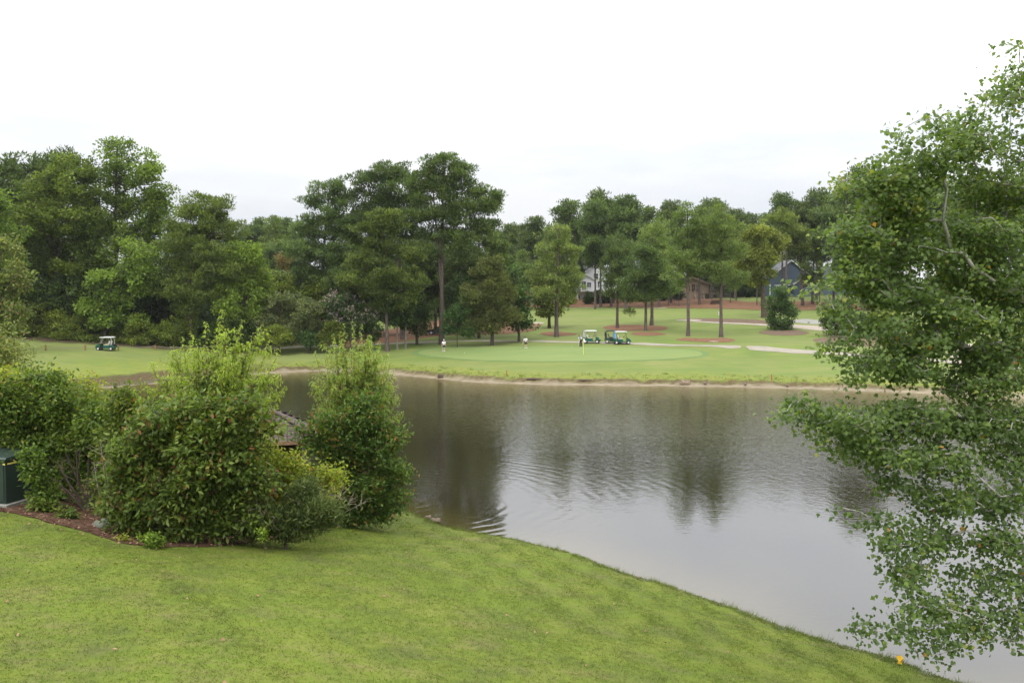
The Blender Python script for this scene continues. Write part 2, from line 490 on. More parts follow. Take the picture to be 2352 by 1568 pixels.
def water_mat():
    m, t, o = new_mat('pond_water')
    g = t.nodes.new('ShaderNodeNewGeometry').outputs['Position']
    b = N(t, 'ShaderNodeBsdfPrincipled', Roughness=.03, IOR=1.95)
    b.inputs['Specular IOR Level'].default_value = .5
    dep = N(t, 'ShaderNodeAttribute', attribute_name='edge').outputs['Fac']
    c = mixc(t, dep, (.021, .017, .009), (.085, .068, .018))
    L(t, c, b.inputs['Base Color'])
    # breeze: strong over the middle and far part, fading towards the calm near water
    sx = t.nodes.new('ShaderNodeSeparateXYZ'); L(t, g, sx.inputs[0])
    br = noise(t, .05, 3, .5, g, (1, .9, 1))
    ad = N(t, 'ShaderNodeMath', operation='MULTIPLY_ADD'); L(t, br, ad.inputs[0]); ad.inputs[1].default_value = 34.0
    L(t, sx.outputs[1], ad.inputs[2])
    xs = N(t, 'ShaderNodeMath', operation='MULTIPLY_ADD'); L(t, sx.outputs[0], xs.inputs[0]); xs.inputs[1].default_value = .55
    L(t, ad.outputs[0], xs.inputs[2])
    br2 = N(t, 'ShaderNodeMapRange'); L(t, xs.outputs[0], br2.inputs[0])
    br2.interpolation_type = 'SMOOTHSTEP'
    br2.inputs[1].default_value = 50; br2.inputs[2].default_value = 86; br2.inputs[3].default_value = .07; br2.inputs[4].default_value = 1.0
    # fade again in the lee of the left trees
    lee = N(t, 'ShaderNodeMapRange'); L(t, sx.outputs[0], lee.inputs[0]); lee.interpolation_type = 'SMOOTHSTEP'
    lee.inputs[1].default_value = -26; lee.inputs[2].default_value = -4; lee.inputs[3].default_value = .35; lee.inputs[4].default_value = 1.0
    ml = N(t, 'ShaderNodeMath', operation='MULTIPLY'); L(t, br2.outputs[0], ml.inputs[0]); L(t, lee.outputs[0], ml.inputs[1])
    w1 = noise(t, 3.4, 3, .5, g, (.7, 1.5, 1))
    w2 = noise(t, 7.5, 2, .5, g, (.8, 1.5, 1))
    w0 = noise(t, 1.3, 2, .5, g, (1.7, .8, 1))
    w1a = N(t, 'ShaderNodeMath', operation='MULTIPLY_ADD'); L(t, w0, w1a.inputs[0]); w1a.inputs[1].default_value = 1.1; L(t, w1, w1a.inputs[2]); w1 = w1a.outputs[0]
    su = N(t, 'ShaderNodeMath', operation='MULTIPLY_ADD'); L(t, w2, su.inputs[0]); su.inputs[1].default_value = .5; L(t, w1, su.inputs[2])
    wv = N(t, 'ShaderNodeMath', operation='MULTIPLY'); L(t, su.outputs[0], wv.inputs[0]); L(t, ml.outputs[0], wv.inputs[1])
    # rings spreading from the near point of the bank
    vs = N(t, 'ShaderNodeVectorMath', operation='SUBTRACT'); L(t, g, vs.inputs[0]); vs.inputs[1].default_value = (-5.6, 37.5, 0)
    ln = N(t, 'ShaderNodeVectorMath', operation='LENGTH'); L(t, vs.outputs[0], ln.inputs[0])
    rr = N(t, 'ShaderNodeMath', operation='MULTIPLY_ADD'); L(t, ln.outputs['Value'], rr.inputs[0]); rr.inputs[1].default_value = 9.5
    rn = noise(t, .5, 2, .5, g)
    rn2 = N(t, 'ShaderNodeMath', operation='MULTIPLY'); L(t, rn, rn2.inputs[0]); rn2.inputs[1].default_value = 9.0
    L(t, rn2.outputs[0], rr.inputs[2])
    sn = N(t, 'ShaderNodeMath', operation='SINE'); L(t, rr.outputs[0], sn.inputs[0])
    rf = N(t, 'ShaderNodeMapRange'); L(t, ln.outputs['Value'], rf.inputs[0]); rf.interpolation_type = 'SMOOTHSTEP'
    rf.inputs[1].default_value = 3; rf.inputs[2].default_value = 24; rf.inputs[3].default_value = .11; rf.inputs[4].default_value = 0
    rg = N(t, 'ShaderNodeMath', operation='MULTIPLY'); L(t, sn.outputs[0], rg.inputs[0]); L(t, rf.outputs[0], rg.inputs[1])
    gate = ramp(t, noise(t, .22, 2, .5, g), [(.38, (.1, .1, .1)), (.6, (1, 1, 1))])
    rg2 = N(t, 'ShaderNodeMath', operation='MULTIPLY'); L(t, rg.outputs[0], rg2.inputs[0]); L(t, gate, rg2.inputs[1])
    tot = N(t, 'ShaderNodeMath', operation='ADD'); L(t, wv.outputs[0], tot.inputs[0]); L(t, rg2.outputs[0], tot.inputs[1])
    bp = N(t, 'ShaderNodeBump', Strength=1.0, Distance=.020)
    L(t, tot.outputs[0], bp.inputs['Height'])
    L(t, bp.outputs[0], b.inputs['Normal'])
    L(t, b.outputs[0], o.inputs[0])
    return m


M['water'] = water_mat()


# ------------------------------------------------------------------ object helpers
def tag(o, label=None, cat=None, group=None, kind=None):
    if label: o['label'] = label
    if cat: o['category'] = cat
    if group: o['group'] = group
    if kind: o['kind'] = kind
    return o


def link(name, me, mat=None, parent=None, smooth=False):
    if mat and not me.materials:
        me.materials.append(mat)
    if smooth and len(me.polygons):
        me.polygons.foreach_set('use_smooth', np.ones(len(me.polygons), bool))
    o = bpy.data.objects.new(name, me)
    COL.objects.link(o)
    if parent is not None:
        o.parent = parent
    return o


def empty(name, loc, label, cat, group=None, rz=0.0):
    o = bpy.data.objects.new(name, None)
    o.empty_display_size = .3
    COL.objects.link(o)
    o.location = tuple(float(v) for v in loc)
    o.rotation_euler = (0, 0, rz)
    return tag(o, label, cat, group)


def children(o, _c={}):
    return [c for c in COL.objects if c.parent == o]


def copy_tree(o, kids, parent=None):
    c = o.copy()
    COL.objects.link(c)
    c.parent = parent
    for k, sub in kids:
        copy_tree(k, sub, c)
    return c


def kids_of(o):
    return [(c, kids_of(c)) for c in COL.objects if c.parent == o]


def np_mesh(name, V, F, tint=None, nside=None):
    """V (n,3), F (m,k) constant k"""
    me = bpy.data.meshes.new(name)
    V = np.ascontiguousarray(V, dtype=np.float32)
    F = np.ascontiguousarray(F, dtype=np.int32)
    me.vertices.add(len(V)); me.vertices.foreach_set('co', V.ravel())
    k = F.shape[1]
    me.loops.add(F.size); me.loops.foreach_set('vertex_index', F.ravel())
    me.polygons.add(len(F))
    me.polygons.foreach_set('loop_start', np.arange(0, F.size, k, dtype=np.int32))
    if tint is not None:
        a = me.attributes.new('tint', 'FLOAT', 'POINT')
        a.data.foreach_set('value', np.ascontiguousarray(tint, dtype=np.float32))
    me.update(calc_edges=True)
    return me


class MB:
    """collects simple solids into one mesh"""
    def __init__(s):
        s.v = []; s.f = []; s.m = []; s.mi = 0

    def add(s, vs, fs):
        b = len(s.v)
        s.v += [tuple(float(c) for c in v) for v in vs]
        s.f += [tuple(b + i for i in f) for f in fs]
        s.m += [s.mi] * len(fs)
        return s

    def box(s, c, d, rz=0.0, ry=0.0, taper=1.0, bev=0.0):
        c = Vector(c); hx, hy, hz = d[0] / 2, d[1] / 2, d[2] / 2
        R = Matrix.Rotation(rz, 3, 'Z') @ Matrix.Rotation(ry, 3, 'Y')
        if bev <= 0:
            vs = []
            for z, k in ((-hz, 1), (hz, taper)):
                for x, y in ((-hx, -hy), (hx, -hy), (hx, hy), (-hx, hy)):
                    vs.append(c + R @ Vector((x * k, y * k, z)))
            return s.add(vs, [(0, 3, 2, 1), (4, 5, 6, 7), (0, 1, 5, 4), (1, 2, 6, 5), (2, 3, 7, 6), (3, 0, 4, 7)])
        b = bev
        rings = []
        for z, i, k in ((-hz, b, 1), (-hz + b, 0, 1), (hz - b, 0, taper), (hz, b, taper)):
            x, y = hx * k - i, hy * k - i
            rings.append([c + R @ Vector(p) for p in ((-x + b, -y, z), (x - b, -y, z), (x, -y + b, z), (x, y - b, z),
                                                      (x - b, y, z), (-x + b, y, z), (-x, y - b, z), (-x, -y + b, z))])
        vs = [p for r in rings for p in r]
        fs = [tuple(reversed(range(8))), tuple(range(24, 32))]
        for q in range(3):
            for i in range(8):
                fs.append((q * 8 + i, q * 8 + (i + 1) % 8, q * 8 + 8 + (i + 1) % 8, q * 8 + 8 + i))
        return s.add(vs, fs)

    def tube(s, pts, r, n=8, cap=True):
        pts = [Vector(p) for p in pts]
        rs = r if isinstance(r, (list, tuple)) else [r] * len(pts)
        rings = []
        for i, p in enumerate(pts):
            d = (pts[min(i + 1, len(pts) - 1)] - pts[max(i - 1, 0)]).normalized()
            a = Vector((0, 0, 1)) if abs(d.z) < .9 else Vector((1, 0, 0))
            u = d.cross(a).normalized(); w_ = d.cross(u)
            rings.append([p + (u * math.cos(2 * math.pi * k / n) + w_ * math.sin(2 * math.pi * k / n)) * rs[i] for k in range(n)])
        vs = [q for g_ in rings for q in g_]
        fs = []
        for q in range(len(pts) - 1):
            for i in range(n):
                fs.append((q * n + i, q * n + (i + 1) % n, (q + 1) * n + (i + 1) % n, (q + 1) * n + i))
        if cap:
            fs += [tuple(reversed(range(n))), tuple(range((len(pts) - 1) * n, len(pts) * n))]
        return s.add(vs, fs)

    def prism(s, poly, axis, a, b):
        """poly of 2D points extruded along axis ('x','y','z') from a to b"""
        n = len(poly)
        def P(p, t):
            return (t, p[0], p[1]) if axis == 'x' else (p[0], t, p[1]) if axis == 'y' else (p[0], p[1], t)
        vs = [P(p, a) for p in poly] + [P(p, b) for p in poly]
        fs = [tuple(reversed(range(n))), tuple(range(n, 2 * n))]
        for i in range(n):
            fs.append((i, (i + 1) % n, n + (i + 1) % n, n + i))
        return s.add(vs, fs)

    def ball(s, c, r, nu=10, nv=6, sc=(1, 1, 1)):
        vs, fs = [], []
        for j in range(nv + 1):
            th = math.pi * j / nv
            for i in range(nu):
                ph = 2 * math.pi * i / nu
                vs.append((c[0] + r * sc[0] * math.sin(th) * math.cos(ph), c[1] + r * sc[1] * math.sin(th) * math.sin(ph), c[2] + r * sc[2] * math.cos(th)))
        for j in range(nv):
            for i in range(nu):
                fs.append((j * nu + i, (j + 1) * nu + i, (j + 1) * nu + (i + 1) % nu, j * nu + (i + 1) % nu))
        return s.add(vs, fs)

    def mesh(s, name):
        me = bpy.data.meshes.new(name)
        me.from_pydata(s.v, [], s.f)
        me.validate()
        me.update()
        return me

    def build(s, name, mat, parent=None, smooth=False):
        return link(name, s.mesh(name), mat, parent, smooth)


# ------------------------------------------------------------------ terrain
def axis(segs):
    out_ = [segs[0][0]]
    for a, b, st in segs:
        n = max(1, int(round((b - a) / st)))
        out_ += list(np.linspace(a, b, n + 1)[1:])
    return np.array(out_)


xs = axis([(-1500, -500, 125), (-500, -150, 25), (-150, -70, 4), (-70, -46, 1), (-46, 60, .6), (60, 90, 1.2), (90, 160, 4), (160, 500, 25), (500, 1500, 125)])
ys = axis([(-300, -60, 30), (-60, 8, 4), (8, 46, .42), (46, 84, 1.3), (84, 122, .42), (122, 175, 1.1), (175, 320, 2.2), (320, 700, 16), (700, 2200, 125)])
GX, GY = np.meshgrid(xs, ys)
SD = pond_sd(GX, GY)
GZ = height(GX, GY, SD)
V = np.stack([GX.ravel(), GY.ravel(), GZ.ravel()], 1)
nx, ny = len(xs), len(ys)
idx = np.arange(nx * ny).reshape(ny, nx)
F = np.stack([idx[:-1, :-1].ravel(), idx[:-1, 1:].ravel(), idx[1:, 1:].ravel(), idx[1:, :-1].ravel()], 1)
me = np_mesh('ground', V, F)


def fattr(me, name, arr):
    a = me.attributes.new(name, 'FLOAT', 'POINT')
    a.data.foreach_set('value', np.ascontiguousarray(arr.ravel(), dtype=np.float32))


jit = .5 * np.sin(GX * 1.9 + GY) + .35 * np.sin(GX * 4.3 + 2) + .25 * np.sin(GX * 9.1 + 1)
farm = sstep(50, 70, GY)
LEFT = sstep(-29, -37, GX) * farm
SDR = SD
SD = SD * (1 - .62 * LEFT)
sdj = SD + .35 * jit
fattr(me, 'far', farm)
fattr(me, 'bank', farm * sstep(1.6, 2.3, SD) * (1 - sstep(2.6, 7.5, SD + 1.6 * jit)) * .6)
fattr(me, 'sand', farm * (1 - sstep(1.3, 1.7, SD)) + (1 - farm) * (1 - sstep(.05, .4, SD)) * .7)
fattr(me, 'mud_and_shade', farm * sstep(1.1, 1.5, SD + .2 * jit) * (1 - sstep(1.8, 2.4, SD + .25 * jit)) * .95 + (1 - farm) * (1 - sstep(.0, .16, SD)) * .7)  # far lip: undercut shade painted in with the wet soil; near edge: mud
SD = SDR
# woodland floor: left wood, behind the houses
duff = sstep(120, 123.5, GY + .8 * jit) * (1 - sstep(-41, -37, GX + GY * .0)) + sstep(236, 250, GY) + \
    sstep(131, 136, GY + .5 * jit) * (1 - sstep(-26, -20, GX)) * (1 - sstep(150, 160, GY) * sstep(-36, -28, GX))
duff = duff + LEFT * sstep(.5, 1.5, SD) * (1 - sstep(6.0, 7.2, SD + .6 * jit)) * .8
fattr(me, 'duff', np.clip(duff, 0, 1))
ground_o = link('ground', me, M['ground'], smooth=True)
tag(ground_o, 'rolling mown grass with sandy pond edge', kind='structure')

# water sheet with edge shallows
wx = np.linspace(-70, 72, 143); wy = np.linspace(12, 122, 111)
WX, WY = np.meshgrid(wx, wy)
WS = pond_sd(WX, WY)
wme = np_mesh('water', np.stack([WX.ravel(), WY.ravel(), np.zeros(WX.size)], 1),
              (lambda i: np.stack([i[:-1, :-1].ravel(), i[:-1, 1:].ravel(), i[1:, 1:].ravel(), i[1:, :-1].ravel()], 1))(np.arange(WX.size).reshape(111, 143)))
fattr(wme, 'edge', (1 - sstep(0, 16, -WS)) * sstep(55, 80, WY) + .5 * (1 - sstep(0, 2.5, -WS)))
water_o = link('pond_water', wme, M['water'])
tag(water_o, 'rippled brown pond reflecting the pale sky', kind='structure')


# ------------------------------------------------------------------ draped sheets
def drape(name, poly, off, mat, step=1.0, label=None, rough_edge=0.0):
    poly = [np.array(p[:2], float) for p in poly]
    b = []
    n = len(poly)
    for i in range(n):                       # smooth then subdivide the outline
        p0, p1, p2, p3 = poly[i - 1], poly[i], poly[(i + 1) % n], poly[(i + 2) % n]
        k = max(2, int(np.linalg.norm(p2 - p1) / step))
        for j in range(k):
            t = j / k
            q = .5 * ((2 * p1) + (-p0 + p2) * t + (2 * p0 - 5 * p1 + 4 * p2 - p3) * t * t + (-p0 + 3 * p1 - 3 * p2 + p3) * t ** 3)
            if rough_edge:
                q = q + RNG.normal(0, rough_edge, 2)
            b.append(q)
    b = np.array(b)
    lo, hi = b.min(0), b.max(0)
    gx, gy = np.meshgrid(np.arange(lo[0], hi[0], step), np.arange(lo[1], hi[1], step))
    P = np.stack([gx.ravel(), gy.ravel()], 1)
    ins = np.zeros(len(P), bool); dm = np.full(len(P), 1e9)
    m_ = len(b)
    for i in range(m_):
        ax, ay = b[i]; bx, by = b[(i + 1) % m_]
        ex, ey = bx - ax, by - ay
        c = (ay > P[:, 1]) != (by > P[:, 1])
        ins ^= c & (P[:, 0] < ax + (P[:, 1] - ay) * ex / (ey if abs(ey) > 1e-9 else 1e-9))
        t = np.clip(((P[:, 0] - ax) * ex + (P[:, 1] - ay) * ey) / (ex * ex + ey * ey + 1e-12), 0, 1)
        dm = np.minimum(dm, np.hypot(P[:, 0] - ax - t * ex, P[:, 1] - ay - t * ey))
    P = P[ins & (dm > step * .3)]
    allp = [Vector((float(x), float(y))) for x, y in b] + [Vector((float(x), float(y))) for x, y in P]
    r = delaunay_2d_cdt(allp, [(i, (i + 1) % m_) for i in range(m_)], [], 1, 1e-5)
    vv = np.array([(v.x, v.y) for v in r[0]])
    zz = height(vv[:, 0], vv[:, 1]) + off
    # skirt down so that the sheet has an edge
    me_ = bpy.data.meshes.new(name)
    me_.from_pydata([(float(a_[0]), float(a_[1]), float(z_)) for a_, z_ in zip(vv, zz)], [], [tuple(f) for f in r[2]])
    me_.update()
    if len(me_.polygons) and me_.polygons[0].normal.z < 0:
        me_.flip_normals()
    o = link(name, me_, mat, smooth=True)
    return tag(o, label, kind='structure')


def strip(name, pxs, width, off, mat, step=.8, label=None):
    c = [ground(*p)[:2] for p in pxs]
    a_, b_ = [], []
    for i, p in enumerate(c):
        d = c[min(i + 1, len(c) - 1)] - c[max(i - 1, 0)]
        d = d / np.linalg.norm(d)
        nrm = np.array([-d[1], d[0]])
        w_ = width[i] if isinstance(width, list) else width
        a_.append(p + nrm * w_ / 2); b_.append(p - nrm * w_ / 2)
    return drape(name, a_ + b_[::-1], off, mat, step, label)


def bed(name, pxs, off, mat, label, step=1.0, rough=.12):
    return drape(name, [ground(*p) for p in pxs], off, mat, step, label, rough)


GP = [(962, 812), (985, 802), (1060, 797.5), (1180, 796), (1340, 796.5), (1480, 799), (1570, 803), (1612, 811), (1590, 820), (1480, 827), (1300, 829.5), (1150, 828.5), (1030, 822)]
GPo = [(CX + (x - 1285) * 1.05 + 109, y + (1.1 if y > 811 else -1.0)) for x, y in GP]
bed('green_collar', GPo, .012, M['fringe'], 'darker mown collar round the putting green', 1.0, 0)
bed('putting_green', GP, .026, M['green'], 'smooth pale putting green beyond the pond', 1.0, 0)
strip('cart_path', [(560, 803.5), (640, 800), (720, 795.5), (880, 789.5), (1000, 785), (1100, 782.5), (1220, 783), (1340, 786), (1480, 790), (1600, 794), (1690, 797.5)],
      1.9, .03, M['path'], label='pale concrete cart path behind the putting green')
strip('cart_path', [(1725, 799), (1800, 805), (1900, 811), (2050, 820), (2200, 832), (2330, 846)], 2.0, .03, M['path'], label='cart path continuing right of the grass mound')
strip('cart_path', [(1560, 735), (1600, 738), (1650, 741.5), (1760, 746.5), (1830, 749.5), (1890, 754), (1990, 758), (2200, 768)], [1.6, 1.8, 2.0, 2.4, 4, 5, 5, 5],
      .03, M['sand'], label='upper sandy path curving past the leaning oak')
strip('gravel_strip', [(1822, 736), (1850, 738), (1893, 742)], 5, .025, M['gravel'], label='grey gravel strip beside the upper path')
bed('pine_straw_bed', [(780, 800), (800, 778), (850, 765), (960, 745), (1010, 735), (1100, 735), (1180, 740), (1242, 742), (1230, 756), (1180, 766), (1100, 768), (1000, 773), (930, 783), (860, 789)], .03,
    M['straw'], 'red pine straw bed under the central grove')
bed('pine_straw_bed', [(1240, 766), (1262, 762), (1290, 762), (1325, 767), (1300, 771), (1262, 771)], .03, M['straw'], 'small pine straw ring round the light green pine', .5, .05)
bed('pine_straw_bed', [(1385, 752), (1410, 747), (1460, 746), (1510, 748), (1534, 753), (1515, 759), (1450, 760), (1400, 757)], .03, M['straw'], 'oval pine straw bed with two trunks', .6, .05)
bed('pine_straw_bed', [(1450, 765), (1483, 762), (1515, 764), (1530, 768), (1500, 771), (1460, 770)], .03, M['straw'], 'small straw patch in front of the oval bed', .5, .05)
bed('pine_straw_bed', [(1552, 780), (1575, 776), (1620, 777), (1665, 776), (1688, 781), (1668, 786), (1600, 785)], .03, M['straw'], 'pine straw bed under the twin tall pines', .5, .05)
bed('mulch_bed', [(1742, 764), (1770, 758), (1815, 757), (1858, 763), (1840, 769), (1780, 770)], .03, M['brownmulch'], 'brown mulch oval round the lone bush', .5, .05)
bed('mulch_bed', [(1868, 782), (1890, 776), (1960, 774), (2060, 776), (2100, 790), (1990, 796), (1910, 792)], .03, M['brownmulch'], 'brown mulch bed below the bushes right', .7, .05)
bed('pine_straw_band', [(1170, 706), (1260, 705.5), (1340, 706), (1420, 706), (1500, 707), (1590, 708), (1660, 709), (1740, 712), (1800, 714), (1900, 712), (2100, 712), (2100, 694), (1900, 693),
                        (1780, 691), (1700, 692), (1600, 687), (1500, 686), (1400, 684), (1300, 686), (1170, 690)], .06, M['straw'], 'long band of pine straw in front of the houses', 1.6, .15)
for px_, py_, w_, h_, lb in [(1350, 705, 26, 1.4, 'white sand patch at the straw band edge'), (1272, 705.5, 16, 1.1, 'small sand patch left of the straw band edge'), (1505, 706.5, 30, 1.4, 'wide sand patch right on the straw band edge'),
                         (1590, 735, 24, 1.6, 'pale sand spill at the start of upper path'), (1722, 796.5, 10, 1.6, 'bare sandy patch beside the mound'), (1640, 784.5, 12, 1.0, 'sandy scrape below twin pines'),
                         (2235, 815, 60, 24, 'pink beige sand bunker seen through the maple'), (1236, 742, 14, 2.0, 'sandy edge of the grove bed')]:
    bed('sand_patch', [(px_ - w_, py_), (px_ - w_ * .5, py_ - h_), (px_ + w_ * .4, py_ - h_ * .8), (px_ + w_, py_), (px_ + w_ * .5, py_ + h_ * .9), (px_ - w_ * .4, py_ + h_)], .045, M['sand'], lb, .7, .05)
bed('bare_soil', [(1560, 733), (1640, 731), (1740, 734), (1765, 740), (1740, 744), (1640, 739.5), (1575, 737)], .02, M['brownmulch'], 'bare brownish ground beside the upper path', 1, .1)
bed('leaf_mulch', [(-60, 1172), (-10, 1150), (60, 1120), (160, 1105), (300, 1100), (500, 1100), (700, 1120), (860, 1155), (892, 1170), (893, 1184), (820, 1196), (740, 1212), (650, 1233), (560, 1248), (470, 1256), (360, 1255), (300, 1250),
                   (250, 1238), (200, 1222), (130, 1205), (60, 1186), (0, 1176)], .02, M['mulch'], 'reddish leaf litter under the foreground shrubs', .45, .05)

# ------------------------------------------------------------------ foliage machinery

def rdir(n, rng):
    v = rng.normal(size=(n, 3))
    return v / np.linalg.norm(v, axis=1, keepdims=True)


def norm(v):
    return v / (np.linalg.norm(v, axis=1, keepdims=True) + 1e-9)


def leaves(cent, rad3, per, Ln, Wd, rng, ctint, style='broad', out_b=.5, up_b=.3, shell=.55, stretch=None):
    """leaf quads: cent (k,3), rad3 (k,3). Returns V, tint (4 verts per leaf)"""
    k = len(cent)
    n = k * per
    ci = np.repeat(np.arange(k), per)
    u = rdir(n, rng)
    rr = rng.uniform(0, 1, n) ** (1 / 3.0)
    rr = shell + (1 - shell) * rr if style != 'ball' else rr
    rr = np.where(rng.uniform(size=n) < .25, rng.uniform(.1, .8, n), rr)
    base = cent[ci] + u * rad3[ci] * rr[:, None]
    if stretch is not None:
        tt = rng.uniform(-1.0, .45, n)
        base = base + stretch[ci] * tt[:, None]
    rnd = rdir(n, rng)
    if style == 'needle':
        d = norm(u * out_b + rnd * .7 + np.array([0, 0, up_b]))
    elif style == 'droop':
        d = norm(u * .35 * np.array([1, 1, .3]) + rnd * .45 + np.array([0, 0, -.85]))
    else:
        d = norm(u * out_b + rnd * .8 + np.array([0, 0, -.12]))
    s_ = norm(np.cross(d, norm(rdir(n, rng) * .8 + np.array([0, 0, up_b * 2.0]))))
    ln = (Ln * rng.uniform(.65, 1.25, n))[:, None]
    wd = (Wd * rng.uniform(.7, 1.2, n))[:, None]
    nn = np.cross(s_, d)
    mid = base + d * ln * .45
    v = np.stack([base, mid + s_ * wd * .5 - nn * wd * .12, base + d * ln, mid - s_ * wd * .5 - nn * wd * .12], 1)
    tn = np.clip(ctint[ci] + rng.normal(0, .16, n), 0, .94)
    special = rng.uniform(size=n) < .02
    tn = np.where(special, .99, tn)
    return v.reshape(-1, 3), np.repeat(tn, 4)


def leaf_mesh(name, V, T):
    n = len(V) // 4
    return np_mesh(name, V, np.arange(n * 4).reshape(n, 4), T)


def skeleton(trunk, cl, bias=.3, wpath=.35, wtr=1.0):
    """link clump centres into a branching net rooted on the trunk polyline. returns pos, parent"""
    pos = [p for p in trunk]
    par = [i - 1 for i in range(len(trunk))]
    T = np.array(trunk)
    d0 = np.array([np.min(np.linalg.norm(T - c, axis=1)) for c in cl])
    P = np.zeros((len(T) + len(cl), 3)); P[:len(T)] = T
    path = np.zeros(len(P)); nT = len(T)
    k = nT
    start = max(1, int(len(T) * 0.0))
    for i in np.argsort(d0):
        c = cl[i]
        q = P[1:k]
        v = c - q
        hd = np.hypot(v[:, 0], v[:, 1])
        dist = np.linalg.norm(v, axis=1)
        pen = np.maximum(0, bias * hd - v[:, 2]) * .6       # want to rise away from the parent
        cost = dist + wpath * path[1:k] + pen
        j = int(np.argmin(cost)) + 1
        P[k] = c
        path[k] = path[j] + dist[j - 1]
        par.append(j)
        k += 1
    return P, np.array(par)


def limb_mesh(name, P, par, nT, r_tip, trunk_r, exp=2.4, sides=4, sag=.06, rng=RNG, maxr=None):
    n = len(P)
    r = np.zeros(n)
    acc = np.zeros(n)
    for i in range(n - 1, nT - 1, -1):
        r[i] = max(r_tip, acc[i] ** (1 / exp))
        acc[par[i]] += r[i] ** exp
    for i in range(nT):
        r[i] = trunk_r[i]
    VV, FF = [], []
    ang = np.arange(sides) * 2 * math.pi / sides
    cs, sn = np.cos(ang), np.sin(ang)
    base = 0
    for i in range(nT, n):
        a = P[par[i]]; b = P[i]
        Ld = np.linalg.norm(b - a)
        if Ld < 1e-4:
            continue
        ra = min(r[i] * 1.15, r[par[i]])
        if maxr: ra = min(ra, maxr)
        rb = min(r[i], ra)
        kk = 3 if Ld > .5 else 2
        m = (a + b) / 2 + rng.normal(0, sag * Ld, 3) + np.array([0, 0, sag * Ld * .8])
        pts = [a, m, b] if kk == 3 else [a, b]
        rs = [ra, (ra + rb) / 2, rb] if kk == 3 else [ra, rb]
        for q, (p, rad_) in enumerate(zip(pts, rs)):
            d = pts[min(q + 1, kk - 1)] - pts[max(q - 1, 0)]
            d = d / (np.linalg.norm(d) + 1e-9)
            h = np.array([0, 0, 1.0]) if abs(d[2]) < .9 else np.array([1.0, 0, 0])
            u = np.cross(d, h); u /= np.linalg.norm(u); w_ = np.cross(d, u)
            VV.append(p + rad_ * (cs[:, None] * u + sn[:, None] * w_))
        for q in range(kk - 1):
            o_ = base + q * sides
            for s_ in range(sides):
                FF.append((o_ + s_, o_ + (s_ + 1) % sides, o_ + sides + (s_ + 1) % sides, o_ + sides + s_))
        base += kk * sides
    return (np.concatenate(VV) if VV else np.zeros((0, 3))), FF


def trunk_mesh(T, tr, sides=10, rng=RNG):
    VV, FF = [], []
    ang = np.arange(sides) * 2 * math.pi / sides
    for i, (p, r) in enumerate(zip(T, tr)):
        d = T[min(i + 1, len(T) - 1)] - T[max(i - 1, 0)]
        d = d / np.linalg.norm(d)
        u = np.cross(d, np.array([0, 1.0, 0.02])); u /= np.linalg.norm(u); w_ = np.cross(d, u)
        lob = 1 + .07 * np.sin(ang * 3 + i * .3) + .05 * rng.normal(size=sides)
        VV.append(p + (r * lob)[:, None] * (np.cos(ang)[:, None] * u + np.sin(ang)[:, None] * w_))
    for q in range(len(T) - 1):
        for s_ in range(sides):
            FF.append((q * sides + s_, q * sides + (s_ + 1) % sides, (q + 1) * sides + (s_ + 1) % sides, (q + 1) * sides + s_))
    return np.concatenate(VV), FF


def join_np(name, parts):
    VV, FF, b = [], [], 0
    for v, f in parts:
        if len(v) == 0: continue
        VV.append(v); FF += [tuple(i + b for i in q) for q in f]; b += len(v)
    return np_mesh(name, np.concatenate(VV), np.array(FF))


def sample_lobes(lobes, cr, dens, rng, inner=.35, low=1.0, rag=.18, gap=0, gapw=1.0):
    C, T = [], []
    lobes = [np.array(l, float) for l in lobes]
    for l in lobes:
        c, r = l[:3], l[3:6]
        n = max(3, int(dens * (r[0] * r[2] + .5 * r[0] * r[1]) / (cr * cr)))
        u = rdir(n, rng)
        f = inner + (1 - inner) * rng.uniform(0, 1, n) ** .6
        f *= np.where(u[:, 2] < -.3, low, 1)
        ph = rng.uniform(0, 6.28, 3)
        f *= 1 + rag * (np.sin(u[:, 0] * 4.1 + ph[0]) * .5 + np.sin(u[:, 2] * 5.3 + ph[1]) * .5 + np.sin(u[:, 1] * 3.3 + ph[2]) * .3)
        f = np.where(rng.uniform(size=n) < rag * .5, f * rng.uniform(1.05, 1.35, n), f)
        C.append(c + u * np.maximum(r - cr * .55, r * .5) * f[:, None])
    C = np.concatenate(C)
    if gap > 0:
        w = gapw
        o = rng.uniform(0, 6.28, 6)
        g_ = np.sin(C[:, 0] * w + o[0] + 1.3 * np.sin(C[:, 2] * w * .8 + o[1])) + np.sin(C[:, 2] * w * 1.3 + o[2] + np.sin(C[:, 0] * w * .7 + o[3])) + np.sin(C[:, 1] * w * 1.1 + o[4] + C[:, 0] * w * .4)
        C = C[g_ > np.quantile(g_, gap)]
    # thin out the ones that nearly coincide
    keep = []
    for i in range(len(C)):
        if all(np.linalg.norm(C[i] - C[j]) > cr * .38 for j in keep[-60:]):
            keep.append(i)
    return C[keep]


